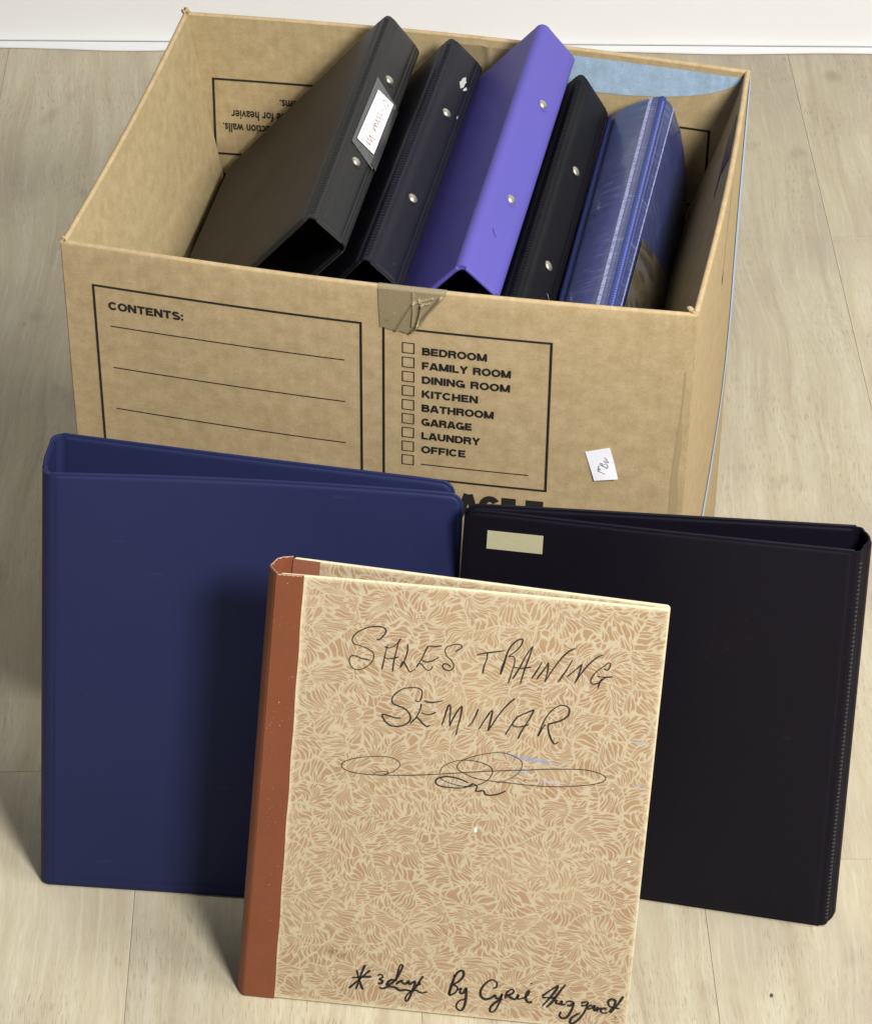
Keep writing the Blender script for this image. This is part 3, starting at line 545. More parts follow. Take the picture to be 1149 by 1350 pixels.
D = {"PEN":[[0.62,[[0.2672,0.875],[0.2734,0.8747],[0.2805,0.8802],[0.2879,0.8891],[0.2897,0.8961],[0.283,0.9024],[0.2676,0.9039],[0.2436,0.8996],[0.2202,0.8889],[0.2075,0.8768],[0.206,0.8671],[0.2121,0.8607],[0.2276,0.8579],[0.2433,0.8537],[0.2575,0.848],[0.2638,0.8403],[0.263,0.8292],[0.2543,0.8174],[0.2399,0.8079],[0.2234,0.8038],[0.2108,0.8082],[0.2038,0.8173],[0.2028,0.8282],[0.2083,0.8345],[0.2191,0.8338],[0.2348,0.8296],[0.2548,0.828]]],[0.62,[[0.2972,0.8643],[0.2939,0.8511],[0.2912,0.8316],[0.2872,0.8084]]],[0.62,[[0.2894,0.8604],[0.3023,0.8587],[0.3141,0.8638],[0.3239,0.8729],[0.3291,0.8816]]],[0.62,[[0.3291,0.8816],[0.3241,0.8702],[0.3199,0.8506],[0.3162,0.8255],[0.3156,0.8061]]],[0.62,[[0.2897,0.8375],[0.3016,0.8347],[0.3166,0.8371],[0.3285,0.8408]]],[0.62,[[0.3485,0.8709],[0.3487,0.853],[0.3442,0.8361],[0.3379,0.8218],[0.3338,0.8165]]],[0.62,[[0.3338,0.8165],[0.3374,0.8273],[0.3417,0.8304],[0.3485,0.8227],[0.3589,0.8098],[0.3677,0.8133],[0.3735,0.8171]]],[0.62,[[0.4002,0.8711],[0.4171,0.8704],[0.435,0.8741]]],[0.62,[[0.4002,0.8711],[0.394,0.8569],[0.3878,0.8426],[0.3813,0.831],[0.3755,0.8209]]],[0.62,[[0.3755,0.8209],[0.3799,0.8295],[0.3876,0.8288],[0.396,0.8212],[0.4056,0.816],[0.4129,0.8199],[0.4167,0.8272]]],[0.62,[[0.3865,0.8397],[0.3961,0.835],[0.4082,0.8366],[0.4228,0.8428],[0.4298,0.8489]]],[0.62,[[0.4694,0.8641],[0.481,0.8698],[0.4864,0.8771],[0.4769,0.8804],[0.462,0.8777],[0.4474,0.871],[0.4445,0.8639],[0.4492,0.8533],[0.4624,0.8434],[0.4693,0.8344],[0.4687,0.8261],[0.4601,0.8207],[0.4493,0.8217],[0.4417,0.8279],[0.445,0.8342],[0.4542,0.8339],[0.4623,0.8283]]],[0.7,[[0.5248,0.8599],[0.5411,0.8653],[0.5676,0.8706],[0.5957,0.876]]],[0.7,[[0.5527,0.8678],[0.5524,0.854],[0.5473,0.8383],[0.545,0.8213]]],[0.7,[[0.6014,0.8704],[0.5979,0.8548],[0.5928,0.8391],[0.5902,0.8221]]],[0.7,[[0.5902,0.8221],[0.5972,0.8456],[0.6017,0.8674],[0.6098,0.8863],[0.6251,0.9013],[0.6382,0.9046],[0.6376,0.8948],[0.6273,0.8802],[0.6117,0.8682],[0.6087,0.8643],[0.6205,0.8644],[0.6236,0.8509],[0.6188,0.8322],[0.6154,0.8166],[0.6122,0.8056]]],[0.7,[[0.6664,0.8927],[0.6518,0.8716],[0.638,0.843],[0.6224,0.8147]]],[0.7,[[0.6664,0.8927],[0.6591,0.8661],[0.6503,0.8379],[0.6429,0.8052]]],[0.7,[[0.6212,0.8416],[0.6416,0.8408],[0.6664,0.8454]]],[0.7,[[0.6935,0.8599],[0.6851,0.8439],[0.6701,0.8198]]],[0.7,[[0.7103,0.8598],[0.6988,0.8421],[0.6826,0.8193]]],[0.7,[[0.7087,0.8597],[0.7091,0.8399],[0.7043,0.815]]],[0.7,[[0.7043,0.815],[0.7191,0.8407],[0.7395,0.8699],[0.7577,0.8882],[0.7736,0.8966]]],[0.7,[[0.769,0.8709],[0.7585,0.8502],[0.7384,0.8186]]],[0.7,[[0.7941,0.863],[0.7789,0.8489],[0.7588,0.8319]]],[0.7,[[0.7941,0.863],[0.7895,0.8437],[0.7804,0.8191]]],[0.7,[[0.7804,0.8191],[0.7932,0.841],[0.8109,0.8638],[0.8292,0.8806],[0.8451,0.8886]]],[0.7,[[0.8501,0.858],[0.8605,0.8559],[0.8658,0.8685],[0.8604,0.8717],[0.848,0.8624],[0.8295,0.8471],[0.8197,0.8295],[0.8256,0.8218],[0.8387,0.825],[0.8495,0.8336],[0.8572,0.8403]]],[0.7,[[0.8337,0.8399],[0.8539,0.8394],[0.8754,0.8425]]],[0.7,[[0.8475,0.8365],[0.8422,0.8238],[0.84,0.8129]]],[0.72,[[0.3786,0.7486],[0.3844,0.7447],[0.3923,0.7473],[0.396,0.7599],[0.3941,0.7708],[0.3842,0.7749],[0.3679,0.7747],[0.3466,0.7704],[0.3274,0.7577],[0.3199,0.7448],[0.3241,0.7353],[0.3395,0.7304],[0.3549,0.7256],[0.3667,0.7168],[0.3718,0.7061],[0.3673,0.6958],[0.3545,0.6878],[0.3385,0.6842],[0.322,0.685],[0.3076,0.6931],[0.2982,0.7059],[0.3021,0.7085],[0.3173,0.7063],[0.3339,0.7033],[0.3475,0.704]]],[0.72,[[0.4031,0.7482],[0.4142,0.7455],[0.4304,0.7469],[0.4516,0.7524]]],[0.72,[[0.3956,0.7407],[0.3953,0.7303],[0.3899,0.7163],[0.3828,0.7046],[0.3716,0.6937]]],[0.72,[[0.3716,0.6937],[0.3828,0.7046],[0.3879,0.7087],[0.3967,0.7021],[0.4084,0.6932],[0.4169,0.6903],[0.4225,0.6945]]],[0.72,[[0.3982,0.7202],[0.4087,0.7179],[0.4222,0.7191],[0.4353,0.7244]]],[0.72,[[0.453,0.6964],[0.4581,0.7136],[0.4629,0.7337],[0.4673,0.7439],[0.4716,0.7369],[0.4721,0.7099],[0.4735,0.6952]]],[0.72,[[0.4735,0.6952],[0.4799,0.713],[0.4914,0.7337],[0.5007,0.7444]]],[0.72,[[0.5007,0.7444],[0.4994,0.7221],[0.4949,0.6995],[0.4909,0.6764]]],[0.72,[[0.5423,0.741],[0.5371,0.7253],[0.5305,0.71],[0.5199,0.6987]]],[0.8,[[0.5733,0.7366],[0.5628,0.7197],[0.5477,0.6943]]],[0.8,[[0.5796,0.7409],[0.5765,0.7185],[0.5715,0.6929]]],[0.8,[[0.5715,0.6929],[0.585,0.7143],[0.599,0.7364],[0.6184,0.759],[0.6332,0.7725]]],[0.8,[[0.5733,0.7366],[0.5796,0.7404]]],[0.8,[[0.6453,0.7343],[0.6312,0.7133],[0.6168,0.6882]]],[0.8,[[0.6442,0.7317],[0.6635,0.742],[0.6847,0.7512]]],[0.8,[[0.6847,0.7512],[0.6732,0.7268],[0.6594,0.7035],[0.65,0.6817]]],[0.8,[[0.6311,0.7146],[0.6398,0.7092],[0.6559,0.7106],[0.6743,0.7166]]],[0.8,[[0.7158,0.7207],[0.7077,0.7077],[0.6999,0.6917]]],[0.8,[[0.6999,0.6917],[0.7091,0.7201],[0.7226,0.7459],[0.7397,0.7621],[0.7554,0.7676],[0.7692,0.7646],[0.7741,0.7564],[0.7701,0.7438],[0.7537,0.7326],[0.7355,0.7261],[0.723,0.7218]]],[0.8,[[0.723,0.7218],[0.7251,0.7092],[0.7307,0.6949],[0.7388,0.6832],[0.7455,0.6789],[0.7535,0.6845]]],[0.4,[[0.2877,0.5702],[0.3034,0.5764],[0.3261,0.5772],[0.3138,0.569],[0.2912,0.5682]]],[0.4,[[0.3138,0.569],[0.3388,0.5795],[0.3538,0.5926],[0.3508,0.6041],[0.3228,0.6123],[0.2776,0.6095],[0.2329,0.6009],[0.2067,0.5885],[0.209,0.5769],[0.2358,0.5692],[0.2879,0.5679],[0.3783,0.5741],[0.4617,0.5844],[0.5702,0.5998],[0.6659,0.6112],[0.7615,0.6225],[0.8383,0.6263],[0.8813,0.6154],[0.867,0.5994],[0.7977,0.5857],[0.721,0.5789],[0.637,0.5791],[0.5592,0.5811],[0.5125,0.5947],[0.5017,0.6056],[0.5163,0.6216],[0.5662,0.6395],[0.617,0.6469],[0.6568,0.6368],[0.6679,0.6231],[0.6573,0.6016],[0.63,0.5844],[0.605,0.5763]]],[0.4,[[0.4585,0.5841],[0.4664,0.6025],[0.5035,0.6193],[0.5486,0.6215],[0.585,0.6129],[0.5932,0.5959],[0.5729,0.5735],[0.5288,0.5608],[0.4763,0.5679],[0.459,0.5782]]],[0.75,[[0.5344,0.5701],[0.5077,0.5778],[0.4751,0.5796],[0.4532,0.5718],[0.4523,0.5611],[0.471,0.5556],[0.5227,0.5573],[0.5472,0.5712]]],[0.75,[[0.5255,0.5616],[0.5385,0.5616],[0.5475,0.5683],[0.5577,0.5633],[0.5556,0.5525],[0.5748,0.5548],[0.5821,0.5465],[0.6078,0.5488],[0.6325,0.5599]]],[0.75,[[0.676,0.5891],[0.6788,0.5875]]],[0.75,[[0.7075,0.5907],[0.7102,0.5897]]],[1.5,[[0.3097,0.1064],[0.3007,0.0797],[0.2909,0.0421]]],[1.5,[[0.2889,0.0923],[0.2966,0.0701],[0.309,0.0432]]],[1.5,[[0.324,0.0949],[0.3014,0.0721],[0.2716,0.0434]]],[1.5,[[0.2783,0.0709],[0.3027,0.0753],[0.3288,0.0786]]],[1.5,[[0.3449,0.0838],[0.3545,0.0862],[0.3584,0.0805],[0.3507,0.0746],[0.3576,0.0712],[0.3565,0.065],[0.3468,0.0632]]],[1.5,[[0.3901,0.0758],[0.3803,0.0749],[0.3727,0.0681],[0.3717,0.0619],[0.3812,0.0658],[0.3903,0.0743],[0.3988,0.0888],[0.4055,0.1047],[0.4079,0.114],[0.4028,0.116],[0.3987,0.1071],[0.3955,0.0885],[0.3937,0.0731]]],[1.5,[[0.3944,0.0655],[0.4035,0.074],[0.413,0.078]]],[1.5,[[0.413,0.078],[0.4068,0.0743],[0.4138,0.0704],[0.4204,0.0695],[0.4264,0.0762],[0.4304,0.0689],[0.4426,0.0792]]],[1.5,[[0.4426,0.0792],[0.4435,0.0701],[0.4385,0.0529],[0.4308,0.0308],[0.4246,0.0256],[0.4223,0.033],[0.4293,0.0459],[0.4445,0.0596],[0.4585,0.0852],[0.4636,0.0933]]],[1.5,[[0.4525,0.0786],[0.4565,0.0714],[0.447,0.0674]]],[1.5,[[0.351,0.0529],[0.3627,0.0519],[0.3754,0.0577],[0.3919,0.0577],[0.4057,0.0513],[0.4219,0.0538],[0.4353,0.0526],[0.4482,0.0553],[0.4618,0.0505],[0.478,0.0541]]],[1.5,[[0.5453,0.1055],[0.5436,0.0902],[0.5388,0.0714],[0.5341,0.0527]]],[1.5,[[0.5341,0.0527],[0.5382,0.0775],[0.5486,0.1058],[0.5591,0.1159],[0.5669,0.1136],[0.5671,0.1015],[0.5569,0.0884],[0.543,0.0794]]],[1.5,[[0.543,0.0794],[0.5552,0.073],[0.5515,0.0604],[0.5407,0.0533],[0.5334,0.0532]]],[1.5,[[0.5558,0.0663],[0.5651,0.0724],[0.5629,0.0615],[0.5712,0.0608],[0.578,0.0751]]],[1.5,[[0.578,0.0751],[0.5797,0.0509],[0.5776,0.0293],[0.5707,0.0164],[0.5606,0.0186],[0.5564,0.0273],[0.5634,0.0402],[0.5809,0.0464]]],[1.5,[[0.6465,0.0807],[0.6554,0.0832],[0.656,0.095],[0.6426,0.1011],[0.6274,0.0906],[0.6165,0.0728],[0.618,0.0578],[0.6297,0.0505],[0.6437,0.0551],[0.6554,0.0647]]],[1.5,[[0.6554,0.0647],[0.6581,0.0565],[0.6671,0.0573],[0.6731,0.0697]]],[1.5,[[0.6731,0.0697],[0.6681,0.0473],[0.6578,0.0244],[0.6473,0.0201],[0.6447,0.0283],[0.6541,0.0426],[0.6745,0.0564]]],[1.5,[[0.685,0.0775],[0.6817,0.057]]],[1.5,[[0.6826,0.0723],[0.6954,0.0819],[0.7024,0.0775],[0.6966,0.0702],[0.688,0.066],[0.7014,0.0589],[0.7106,0.0581]]],[1.5,[[0.7106,0.0581],[0.7148,0.0702],[0.714,0.0601],[0.7248,0.0611]]],[1.5,[[0.7443,0.1029],[0.7467,0.1011]]],[1.5,[[0.7248,0.0611],[0.7383,0.0708],[0.7426,0.0813],[0.7388,0.0826],[0.7345,0.0721],[0.7357,0.0604],[0.7418,0.0543],[0.7525,0.0559]]],[1.5,[[0.7761,0.0726],[0.7961,0.0896],[0.8161,0.1049]]],[1.5,[[0.8165,0.1016],[0.8011,0.0767],[0.7788,0.0476]]],[1.5,[[0.8338,0.1089],[0.8183,0.085],[0.8029,0.06],[0.7899,0.0453]]],[1.5,[[0.7765,0.0693],[0.7944,0.071],[0.8125,0.071]]],[1.5,[[0.8061,0.0637],[0.8149,0.0662],[0.8138,0.0594],[0.8247,0.0587],[0.8292,0.0675]]],[1.5,[[0.8292,0.0675],[0.8285,0.0574],[0.8393,0.0584]]],[1.5,[[0.8387,0.0634],[0.8491,0.0677],[0.8586,0.0636],[0.8504,0.0561],[0.843,0.0571]]],[1.5,[[0.8602,0.0654],[0.8567,0.0482],[0.8463,0.027],[0.8341,0.0225],[0.8262,0.0285],[0.8287,0.0389]]],[1.5,[[0.8783,0.0654],[0.8923,0.0701],[0.8964,0.0654],[0.8862,0.0594],[0.8789,0.0604]]],[1.5,[[0.896,0.0688],[0.8911,0.0481],[0.8789,0.0268],[0.8625,0.0117],[0.8549,0.0144],[0.859,0.0266],[0.8775,0.0401]]],[1.5,[[0.9075,0.0631],[0.8989,0.059],[0.8979,0.0521],[0.9083,0.0565],[0.9147,0.0638]]],[1.5,[[0.9147,0.0638],[0.9144,0.0503],[0.9229,0.0545]]],[1.5,[[0.9222,0.0611],[0.9219,0.0477]]],[1.5,[[0.9229,0.0545],[0.9333,0.0588]]],[1.5,[[0.9462,0.0567],[0.9353,0.0573],[0.9307,0.0502],[0.9384,0.0458],[0.9489,0.0485]]],[1.5,[[0.9854,0.0933],[0.9719,0.0692],[0.9563,0.0475]]],[1.5,[[0.9525,0.0489],[0.9648,0.0685],[0.9652,0.0803],[0.9541,0.0826],[0.9477,0.0753],[0.9544,0.0642],[0.9801,0.0605]]],[1.5,[[0.9699,0.0391],[0.9719,0.0376]]]],"LAB":[[[0.528,0.627],[0.598,0.637],[0.673,0.635],[0.681,0.621]],[[0.519,0.615],[0.596,0.617],[0.669,0.61]],[[0.613,0.598],[0.588,0.584]],[[0.523,0.576],[0.642,0.57],[0.515,0.559],[0.648,0.551],[0.509,0.546],[0.656,0.537],[0.524,0.529],[0.635,0.525],[0.53,0.51],[0.627,0.508],[0.532,0.499],[0.64,0.486],[0.52,0.489]],[[0.577,0.473],[0.558,0.466]],[[0.502,0.45],[0.689,0.454],[0.531,0.448],[0.646,0.436],[0.508,0.432],[0.638,0.419],[0.479,0.419],[0.605,0.414]]],"FBV":[[[0.3563,0.1763],[0.3544,0.1775],[0.3506,0.1792]],[[0.3506,0.1792],[0.3508,0.1813],[0.3509,0.1837]],[[0.3516,0.1798],[0.3517,0.1815]],[[0.3563,0.1821],[0.3529,0.1839]],[[0.3529,0.1839],[0.3517,0.1847],[0.352,0.1861],[0.353,0.1856],[0.3532,0.1842]],[[0.3529,0.1839],[0.3552,0.1857],[0.3566,0.1842],[0.3566,0.1823],[0.3557,0.1818]],[[0.3539,0.1882],[0.3552,0.187],[0.357,0.1865]],[[0.357,0.1865],[0.3563,0.1879],[0.3545,0.1908]]],"out":{"ORANGE":{"ht":[0.1461,-0.2114,0.2104],"ft":[0.3783,-0.2404,0.2104],"hb":[0.1199,-0.266,-0.1016],"fb":[0.3654,-0.2948,-0.1016],"s1t":[0.1439,-0.2093,0.2104],"s1b":[0.1175,-0.266,-0.1016],"s2t":[0.1478,-0.1979,0.2104],"bft":[0.3789,-0.2376,0.2104]},"NAVY":{"ht":[-0.0041,-0.1178,0.2114],"hb":[-0.0231,-0.1702,-0.1016],"ft":[0.2574,-0.1341,0.2114],"fb":[0.245,-0.1902,-0.1016],"s2t":[-0.0016,-0.0765,0.2114],"bft":[0.2523,-0.1221,0.2114]},"BLACK":{"ht":[0.4963,-0.1915,0.2164],"hb":[0.5037,-0.2012,-0.1016],"ft":[0.2606,-0.1552,0.2164],"fb":[0.2618,-0.1549,-0.1016],"s2t":[0.4998,-0.1676,0.2164],"bft":[0.2615,-0.153,0.2164]}}}

# ------------------------------------------------------------------ floor, wall, skirting
floor = box("floor", (-1.6, -2.2, -0.02), (2.2, 1.1, -0.0006), GAP); floor.location.z = FZ; tag(floor, kind='structure')
FA = R(1.7)
def plank(x0, x1, y0, y1):
    g = 0.00016
    o = box("plank", (x0 + g, y0 + g, -0.00055), (x1 - g, y1 - g, 0.0), WOOD, None, 0.0002)
    o.rotation_euler = (0, 0, FA); o.parent = floor
    return o
WP = 0.1915
starts = {-5: .3, -4: -.5, -3: .1, -2: -.75, -1: .41, 0: -.06, 1: -.62, 2: .22, 3: -.153, 4: .62, 5: -.1, 6: .33, 7: -.4, 8: .1}
for k in range(-5, 9):
    x0 = 0.035 + (k - 1) * WP + 0.0   # seam line positions measured on the floor
    ys = [starts[k] + m * 1.2 for m in range(-3, 3)]
    for a, b in zip(ys[:-1], ys[1:]):
        a2 = max(a, -2.15); b2 = min(b, 0.985)
        if b2 - a2 > 0.02: plank(x0, x0 + WP, a2, b2)
wall = box("wall", (-1.6, 1.0, -0.12), (2.2, 1.09, 1.4), WHITE); tag(wall, kind='structure')
sk = empty("skirting_board", (0, 0, FZ), R(0.5)); tag(sk, "white painted skirting board along the foot of the wall behind the box", "skirting board")
box("board", (-1.5, 0.9705, 0.0016), (2.1, 0.990, 0.13), WHITE, sk, 0.002)
# painted strip the vinyl is cut against: its front edge wanders
us = np.linspace(-0.6, 1.2, 120)
def strip(u, v):
    w = 0.9600 + 0.0022 * math.sin(u * 9) + 0.0012 * math.sin(u * 31 + 1) - (0.004 * math.exp(-((u + 0.04) / 0.06) ** 2))
    return (u, w + (0.9695 - w) * v, 0.0012 + 0.0006 * v)
sheet("painted_strip", strip, us, [0, .3, 1], 0.0012, WHITE, sk)

# ------------------------------------------------------------------ moving box
BW, BD, BH = 0.406, 0.305, 0.305
BOXROT = -0.183228
bx = empty("moving_box", (0, 0, 0), BOXROT)
tag(bx, "open brown cardboard moving box with printed contents list, packed with ring binders", "cardboard box")
def clamp01(t): return min(max(t, 0.0), 1.0)
bow_f = lambda x, z: .008 * math.sin(math.pi * clamp01(x / BW)) * (0.55 + 0.45 * clamp01(z / .14))
bow_b = lambda x, z: .009 * math.sin(math.pi * clamp01(x / BW))
bow_r = lambda y, z: .003 * math.sin(math.pi * clamp01(y / BD)) * clamp01((z - .2) / .1) ** 1.5 + .0030 * clamp01((.305 - z) / .4) * clamp01(y / BD)
bow_l = lambda y, z: .0025 * math.sin(math.pi * clamp01(y / BD))
TH = 0.0020
# profile of a wall with its flap folded over the rim: distance inwards d, height z
def rim(vals_lean, flap_len, n=10):
    pts = [(TH / 2, FZ + .002), (TH / 2, -.05), (TH / 2, 0), (TH / 2, .05), (TH / 2, .10), (TH / 2, .15), (TH / 2, .2), (TH / 2, .25), (TH / 2, .28), (TH / 2, .296)]
    r = 0.0009; cx, cz = TH / 2 + r, BH - TH / 2 - r
    for t in np.linspace(math.pi, 0, 9): pts.append((cx + r * math.cos(t), cz + r * math.sin(t)))
    return pts
RIMP = rim(0, 0)
def outer(name, place, L, mat=KRAFT):
    us = np.linspace(0.0008, L - 0.0008, 48)
    return sheet(name, lambda u, k: place(u, *RIMP[int(k)]), us, range(len(RIMP)), TH, mat, bx,
                 uvf=lambda u, k: (u, RIMP[int(k)][1] if k < 12 else BH + RIMP[int(k)][0]))
front = outer("front_panel", lambda u, d, z: (u, -bow_f(u, z) + d, z), BW)
back = outer("back_panel", lambda u, d, z: (u, BD + bow_b(u, z) - d, z), BW)
left = outer("side_panel", lambda u, d, z: (bow_l(u, z) + d, u, z), BD)
right = outer("side_panel", lambda u, d, z: (BW + bow_r(u, z) - d, u, z), BD)
box("bottom_panel", (.003, .003, FZ + .001), (BW - .003, BD - .003, FZ + .0045), KRAFT, bx)
D0 = TH / 2 + 0.0018
def flap(place, L, lean, length, mat, cut=0.006, nm="folded_flap", curve=0.0):
    us = np.linspace(0, 1, 40); vs = np.linspace(0, 1, 16)
    def f(u, v):
        z = BH - .0019 - v * (length)
        e = .0012 + cut * v ** .7 + 0.010 * (v ** 1.2) * 0.35
        x = e + u * (L - 2 * e)
        d = D0 + lean * (v ** 1.15) + curve * math.sin(math.pi * v) * math.sin(math.pi * u)
        return place(x, d, z)
    return sheet(nm, f, us, vs, TH, mat, bx, uvf=lambda u, v: (u * L, v * length + .4))
flap(lambda x, d, z: (x, -bow_f(x, z) + d, z), BW, .004, .125, KRAFT_IN)
fb_ = flap(lambda x, d, z: (x, BD + bow_b(x, z) - d, z), BW, .003, .128, KRAFT_IN)
fl_ = flap(lambda x, d, z: (bow_l(x, z) + d, x, z), BD, .0225, .128, KRAFT_SIDE, 0.004, curve=.002)
fr_ = flap(lambda x, d, z: (BW + bow_r(x, z) - d, x, z), BD, .036, .124, KRAFT_SIDE, 0.004, curve=.002)

OFF = 0.0003
def S_front(u, z): return np.array([(a, -bow_f(a, b) - OFF, b) for a, b in zip(np.atleast_1d(u), np.atleast_1d(z))])
def S_back(u, z): 
    out = []
    for a, b in zip(np.atleast_1d(u), np.atleast_1d(z)):
        v = clamp01((BH - .0019 - b) / .128); out.append((a, BD + bow_b(a, b) - (D0 + .003 * v ** 1.15 + TH * .5 + OFF), b))
    return np.array(out)
def S_right(u, z): return np.array([(BW + bow_r(a, b) + OFF, a, b) for a, b in zip(np.atleast_1d(u), np.atleast_1d(z))])
def seg(a, b, n=24): return [(a[0] + (b[0] - a[0]) * t, a[1] + (b[1] - a[1]) * t) for t in np.linspace(0, 1, n)]
def frame_(name, x0, z0, x1, z1, w, surf, parent, mat=INK):
    h = w / 2
    st = [(w, seg((x0 - h, z1), (x1 + h, z1), 40)), (w, seg((x0 - h, z0), (x1 + h, z0), 40)), (w, seg((x0, z0), (x0, z1), 20)), (w, seg((x1, z0), (x1, z1), 20))]
    return ribbons(name, st, surf, mat, parent, smooth=False)
# CONTENTS field
frame_("printed_frame", .0203, .148, .1962, .2752, .0016, S_front, front)
block_word("printed_word", "CONTENTS:", .0062, .0298, .2580, .0500, S_front, INK, front)
for z in (.2450, .2122, .1790):
    ribbons("printed_rule", [(.0008, seg((.0301, z), (.1856, z), 40))], S_front, INK, front, smooth=False)
# room list
frame_("printed_frame", .2108, .1575, .3170, .2745, .0016, S_front, front)
zs = np.linspace(.2602, .1714, 9)
wid = [.0412, .0566, .0564, .0361, .0464, .0325, .0381, .0288]
words = ["BEDROOM", "FAMILY ROOM", "DINING ROOM", "KITCHEN", "BATHROOM", "GARAGE", "LAUNDRY", "OFFICE"]
for i, z in enumerate(zs):
    frame_("printed_checkbox", .2230, z - .0038, .2304, z + .0038, .0007, S_front, front)
    if i < 8: block_word("printed_word", words[i], .0058, .2356, z - .0042, wid[i], S_front, INK, front)
ribbons("printed_rule", [(.0008, seg((.2355, .1690), (.3055, .1690), 30))], S_front, INK, front, smooth=False)
block_word("printed_word", "FRAGILE", .0190, .2350, .1295, .0812, S_front, INK, front)
# darker cardboard band laid along the double crease near the right corner
CREASE = mat_kraft("darker_cardboard_crease", (0.355, 0.262, 0.14), 0.1)
V = []; F = []
zz = np.linspace(-.09, .262, 40)
for i, z in enumerate(zz):
    t = max(-.6, (z - .14) / .16); xa = .3965 + .0025 * t + .0006 * math.sin(z * 60) + .003 * max(t, 0); xb = .4022 - .0012 * max(t, 0) + .0006 * math.sin(z * 130)
    p = S_front(np.array([xa, xb]), np.array([z, z])); V += [p[0] + (0, .00012, 0), p[1] + (0, .00012, 0)]
    if i: F.append((2 * i - 2, 2 * i - 1, 2 * i + 1, 2 * i))
mesh("darker_crease", V, F, CREASE, front)
# note slip
NOTE = [(.3414, .1927), (.3569, .1977), (.3636, .1752), (.3482, .1707)]
def S_note(u, z, k=.0009): return S_front(u, z) + np.array((0, -k, 0))
def note(u, v):
    a = np.array(NOTE[3]) * (1 - u) * (1 - v) + np.array(NOTE[2]) * u * (1 - v) + np.array(NOTE[1]) * u * v + np.array(NOTE[0]) * (1 - u) * v
    p = S_front(a[0], a[1])[0]; return (p[0], p[1] - .0003 - .0030 * (1 - v) ** 2.5 * (0.3 + u * .7), p[2])
nt = sheet("paper_slip", note, np.linspace(0, 1, 8), np.linspace(0, 1, 8), .00012, PAPER, bx)
STITCHM = mat_plain("glossy_black_weld", (0.03, 0.03, 0.034), 0.16, 0.2, 900, 0.9)
GREYPEN = mat_plain("grey_pencil", (0.22, 0.20, 0.24), 0.7)
ribbons("pencil_letters", [(.00042, s) for s in D['FBV']], lambda u, z: S_note(u, z, .0016), GREYPEN, nt, smooth=False)

# back flap printing, upside down because the flap is folded inwards
def S_backf(u, z): return S_back(u, z)
frame_("printed_frame", .0205, .1920, .3810, .2538, .0017, S_backf, fb_)
text_mesh("printed_word", "construction walls.", .0052, .0270, .2193, S_backf, INK, fb_, bold=.010, rot=0, width=.10)
def flip_text(body, xend, z, cap, sx):
    o = text_mesh("printed_word", body, cap, 0, 0, lambda U, W: np.stack([U, np.zeros_like(U), W], 1), INK, fb_, sx=sx, bold=.018)
    co = np.array([v.co[:] for v in o.data.vertices]); mx = co[:, 0].max()
    P = S_backf(xend + (mx - co[:, 0]), z - co[:, 2])
    for v, p in zip(o.data.vertices, P): v.co = p
    return o
for o in [c for c in fb_.children if c.name.startswith("printed_word")]: bpy.data.objects.remove(o)
flip_text("construction walls.", .0265, .2178, .0074, .92)
flip_text("use for heavier", .0330, .2290, .0074, .92)
flip_text("items.", .0690, .2404, .0074, .92)
# blue arc
V = []; F = []
xs = np.linspace(.2340, .4005, 50)
for i, x in enumerate(xs):
    t = (x - .2995) / .1035; zlo = .3035 - .0305 * math.sqrt(max(0, 1 - t * t)) * 1.0
    for k in range(8):
        z = zlo + (BH - .0055 - zlo) * k / 7 if zlo < BH - .0055 else BH - .0055
        p = S_backf(x, z)[0]; V.append(p)
    if i:
        for k in range(7): a = (i - 1) * 8 + k; F.append((a, a + 8, a + 9, a + 1))
uvb = np.array([(v[0], v[2]) for v in V])
mesh("printed_blue_arc", V, F, BLUEINK, fb_, uvb)
# tape on the back flap
def tape_b(u, v):
    x = .1915 + .045 * u; z = .2988 - .038 * v
    p = S_backf(x, z)[0]; c = .0012 * math.exp(-((u - .62 - .05 * math.sin(v * 6)) / .05) ** 2) + .0005 * math.sin(u * 9 + v * 5)
    return (p[0], p[1] - .0005 - c, p[2])
sheet("tape_strip", tape_b, np.linspace(0, 1, 30), np.linspace(0, 1, 10), .0002, TAPE, bx)
# crumpled tape over the front rim
tl = [(.2073, .3005), (.2095, .2741)]
edge_r = [(.2503, .3005), (.2442, .2947), (.2390, .2885), (.2338, .2787), (.2283, .2729)]
bot = [(.2082, .2741), (.2144, .2750), (.2186, .2741), (.2250, .2727), (.2283, .2725)]
cre = [((.2293, .3046), (.2297, .2942), .0006, .0008), ((.2297, .2942), (.2194, .2735), .0012, .0016), ((.2299, .293), (.2291, .278), .0006, .0014),
       ((.2352, .2945), (.2321, .2780), .0005, .0022), ((.2470, .3010), (.2290, .2740), .0008, .0026), ((.2300, .2950), (.2420, .3000), .0006, .0010),
       ((.2330, .298), (.2352, .2940), .0006, .001), ((.2352, .2945), (.2400, .2960), .0006, .001), ((.2130, .2800), (.2180, .2860), .0004, .0006)]
def segd(p, a, b):
    a = np.array(a); b = np.array(b); p = np.array(p); t = clamp01(np.dot(p - a, b - a) / np.dot(b - a, b - a)); return np.linalg.norm(p - a - t * (b - a))
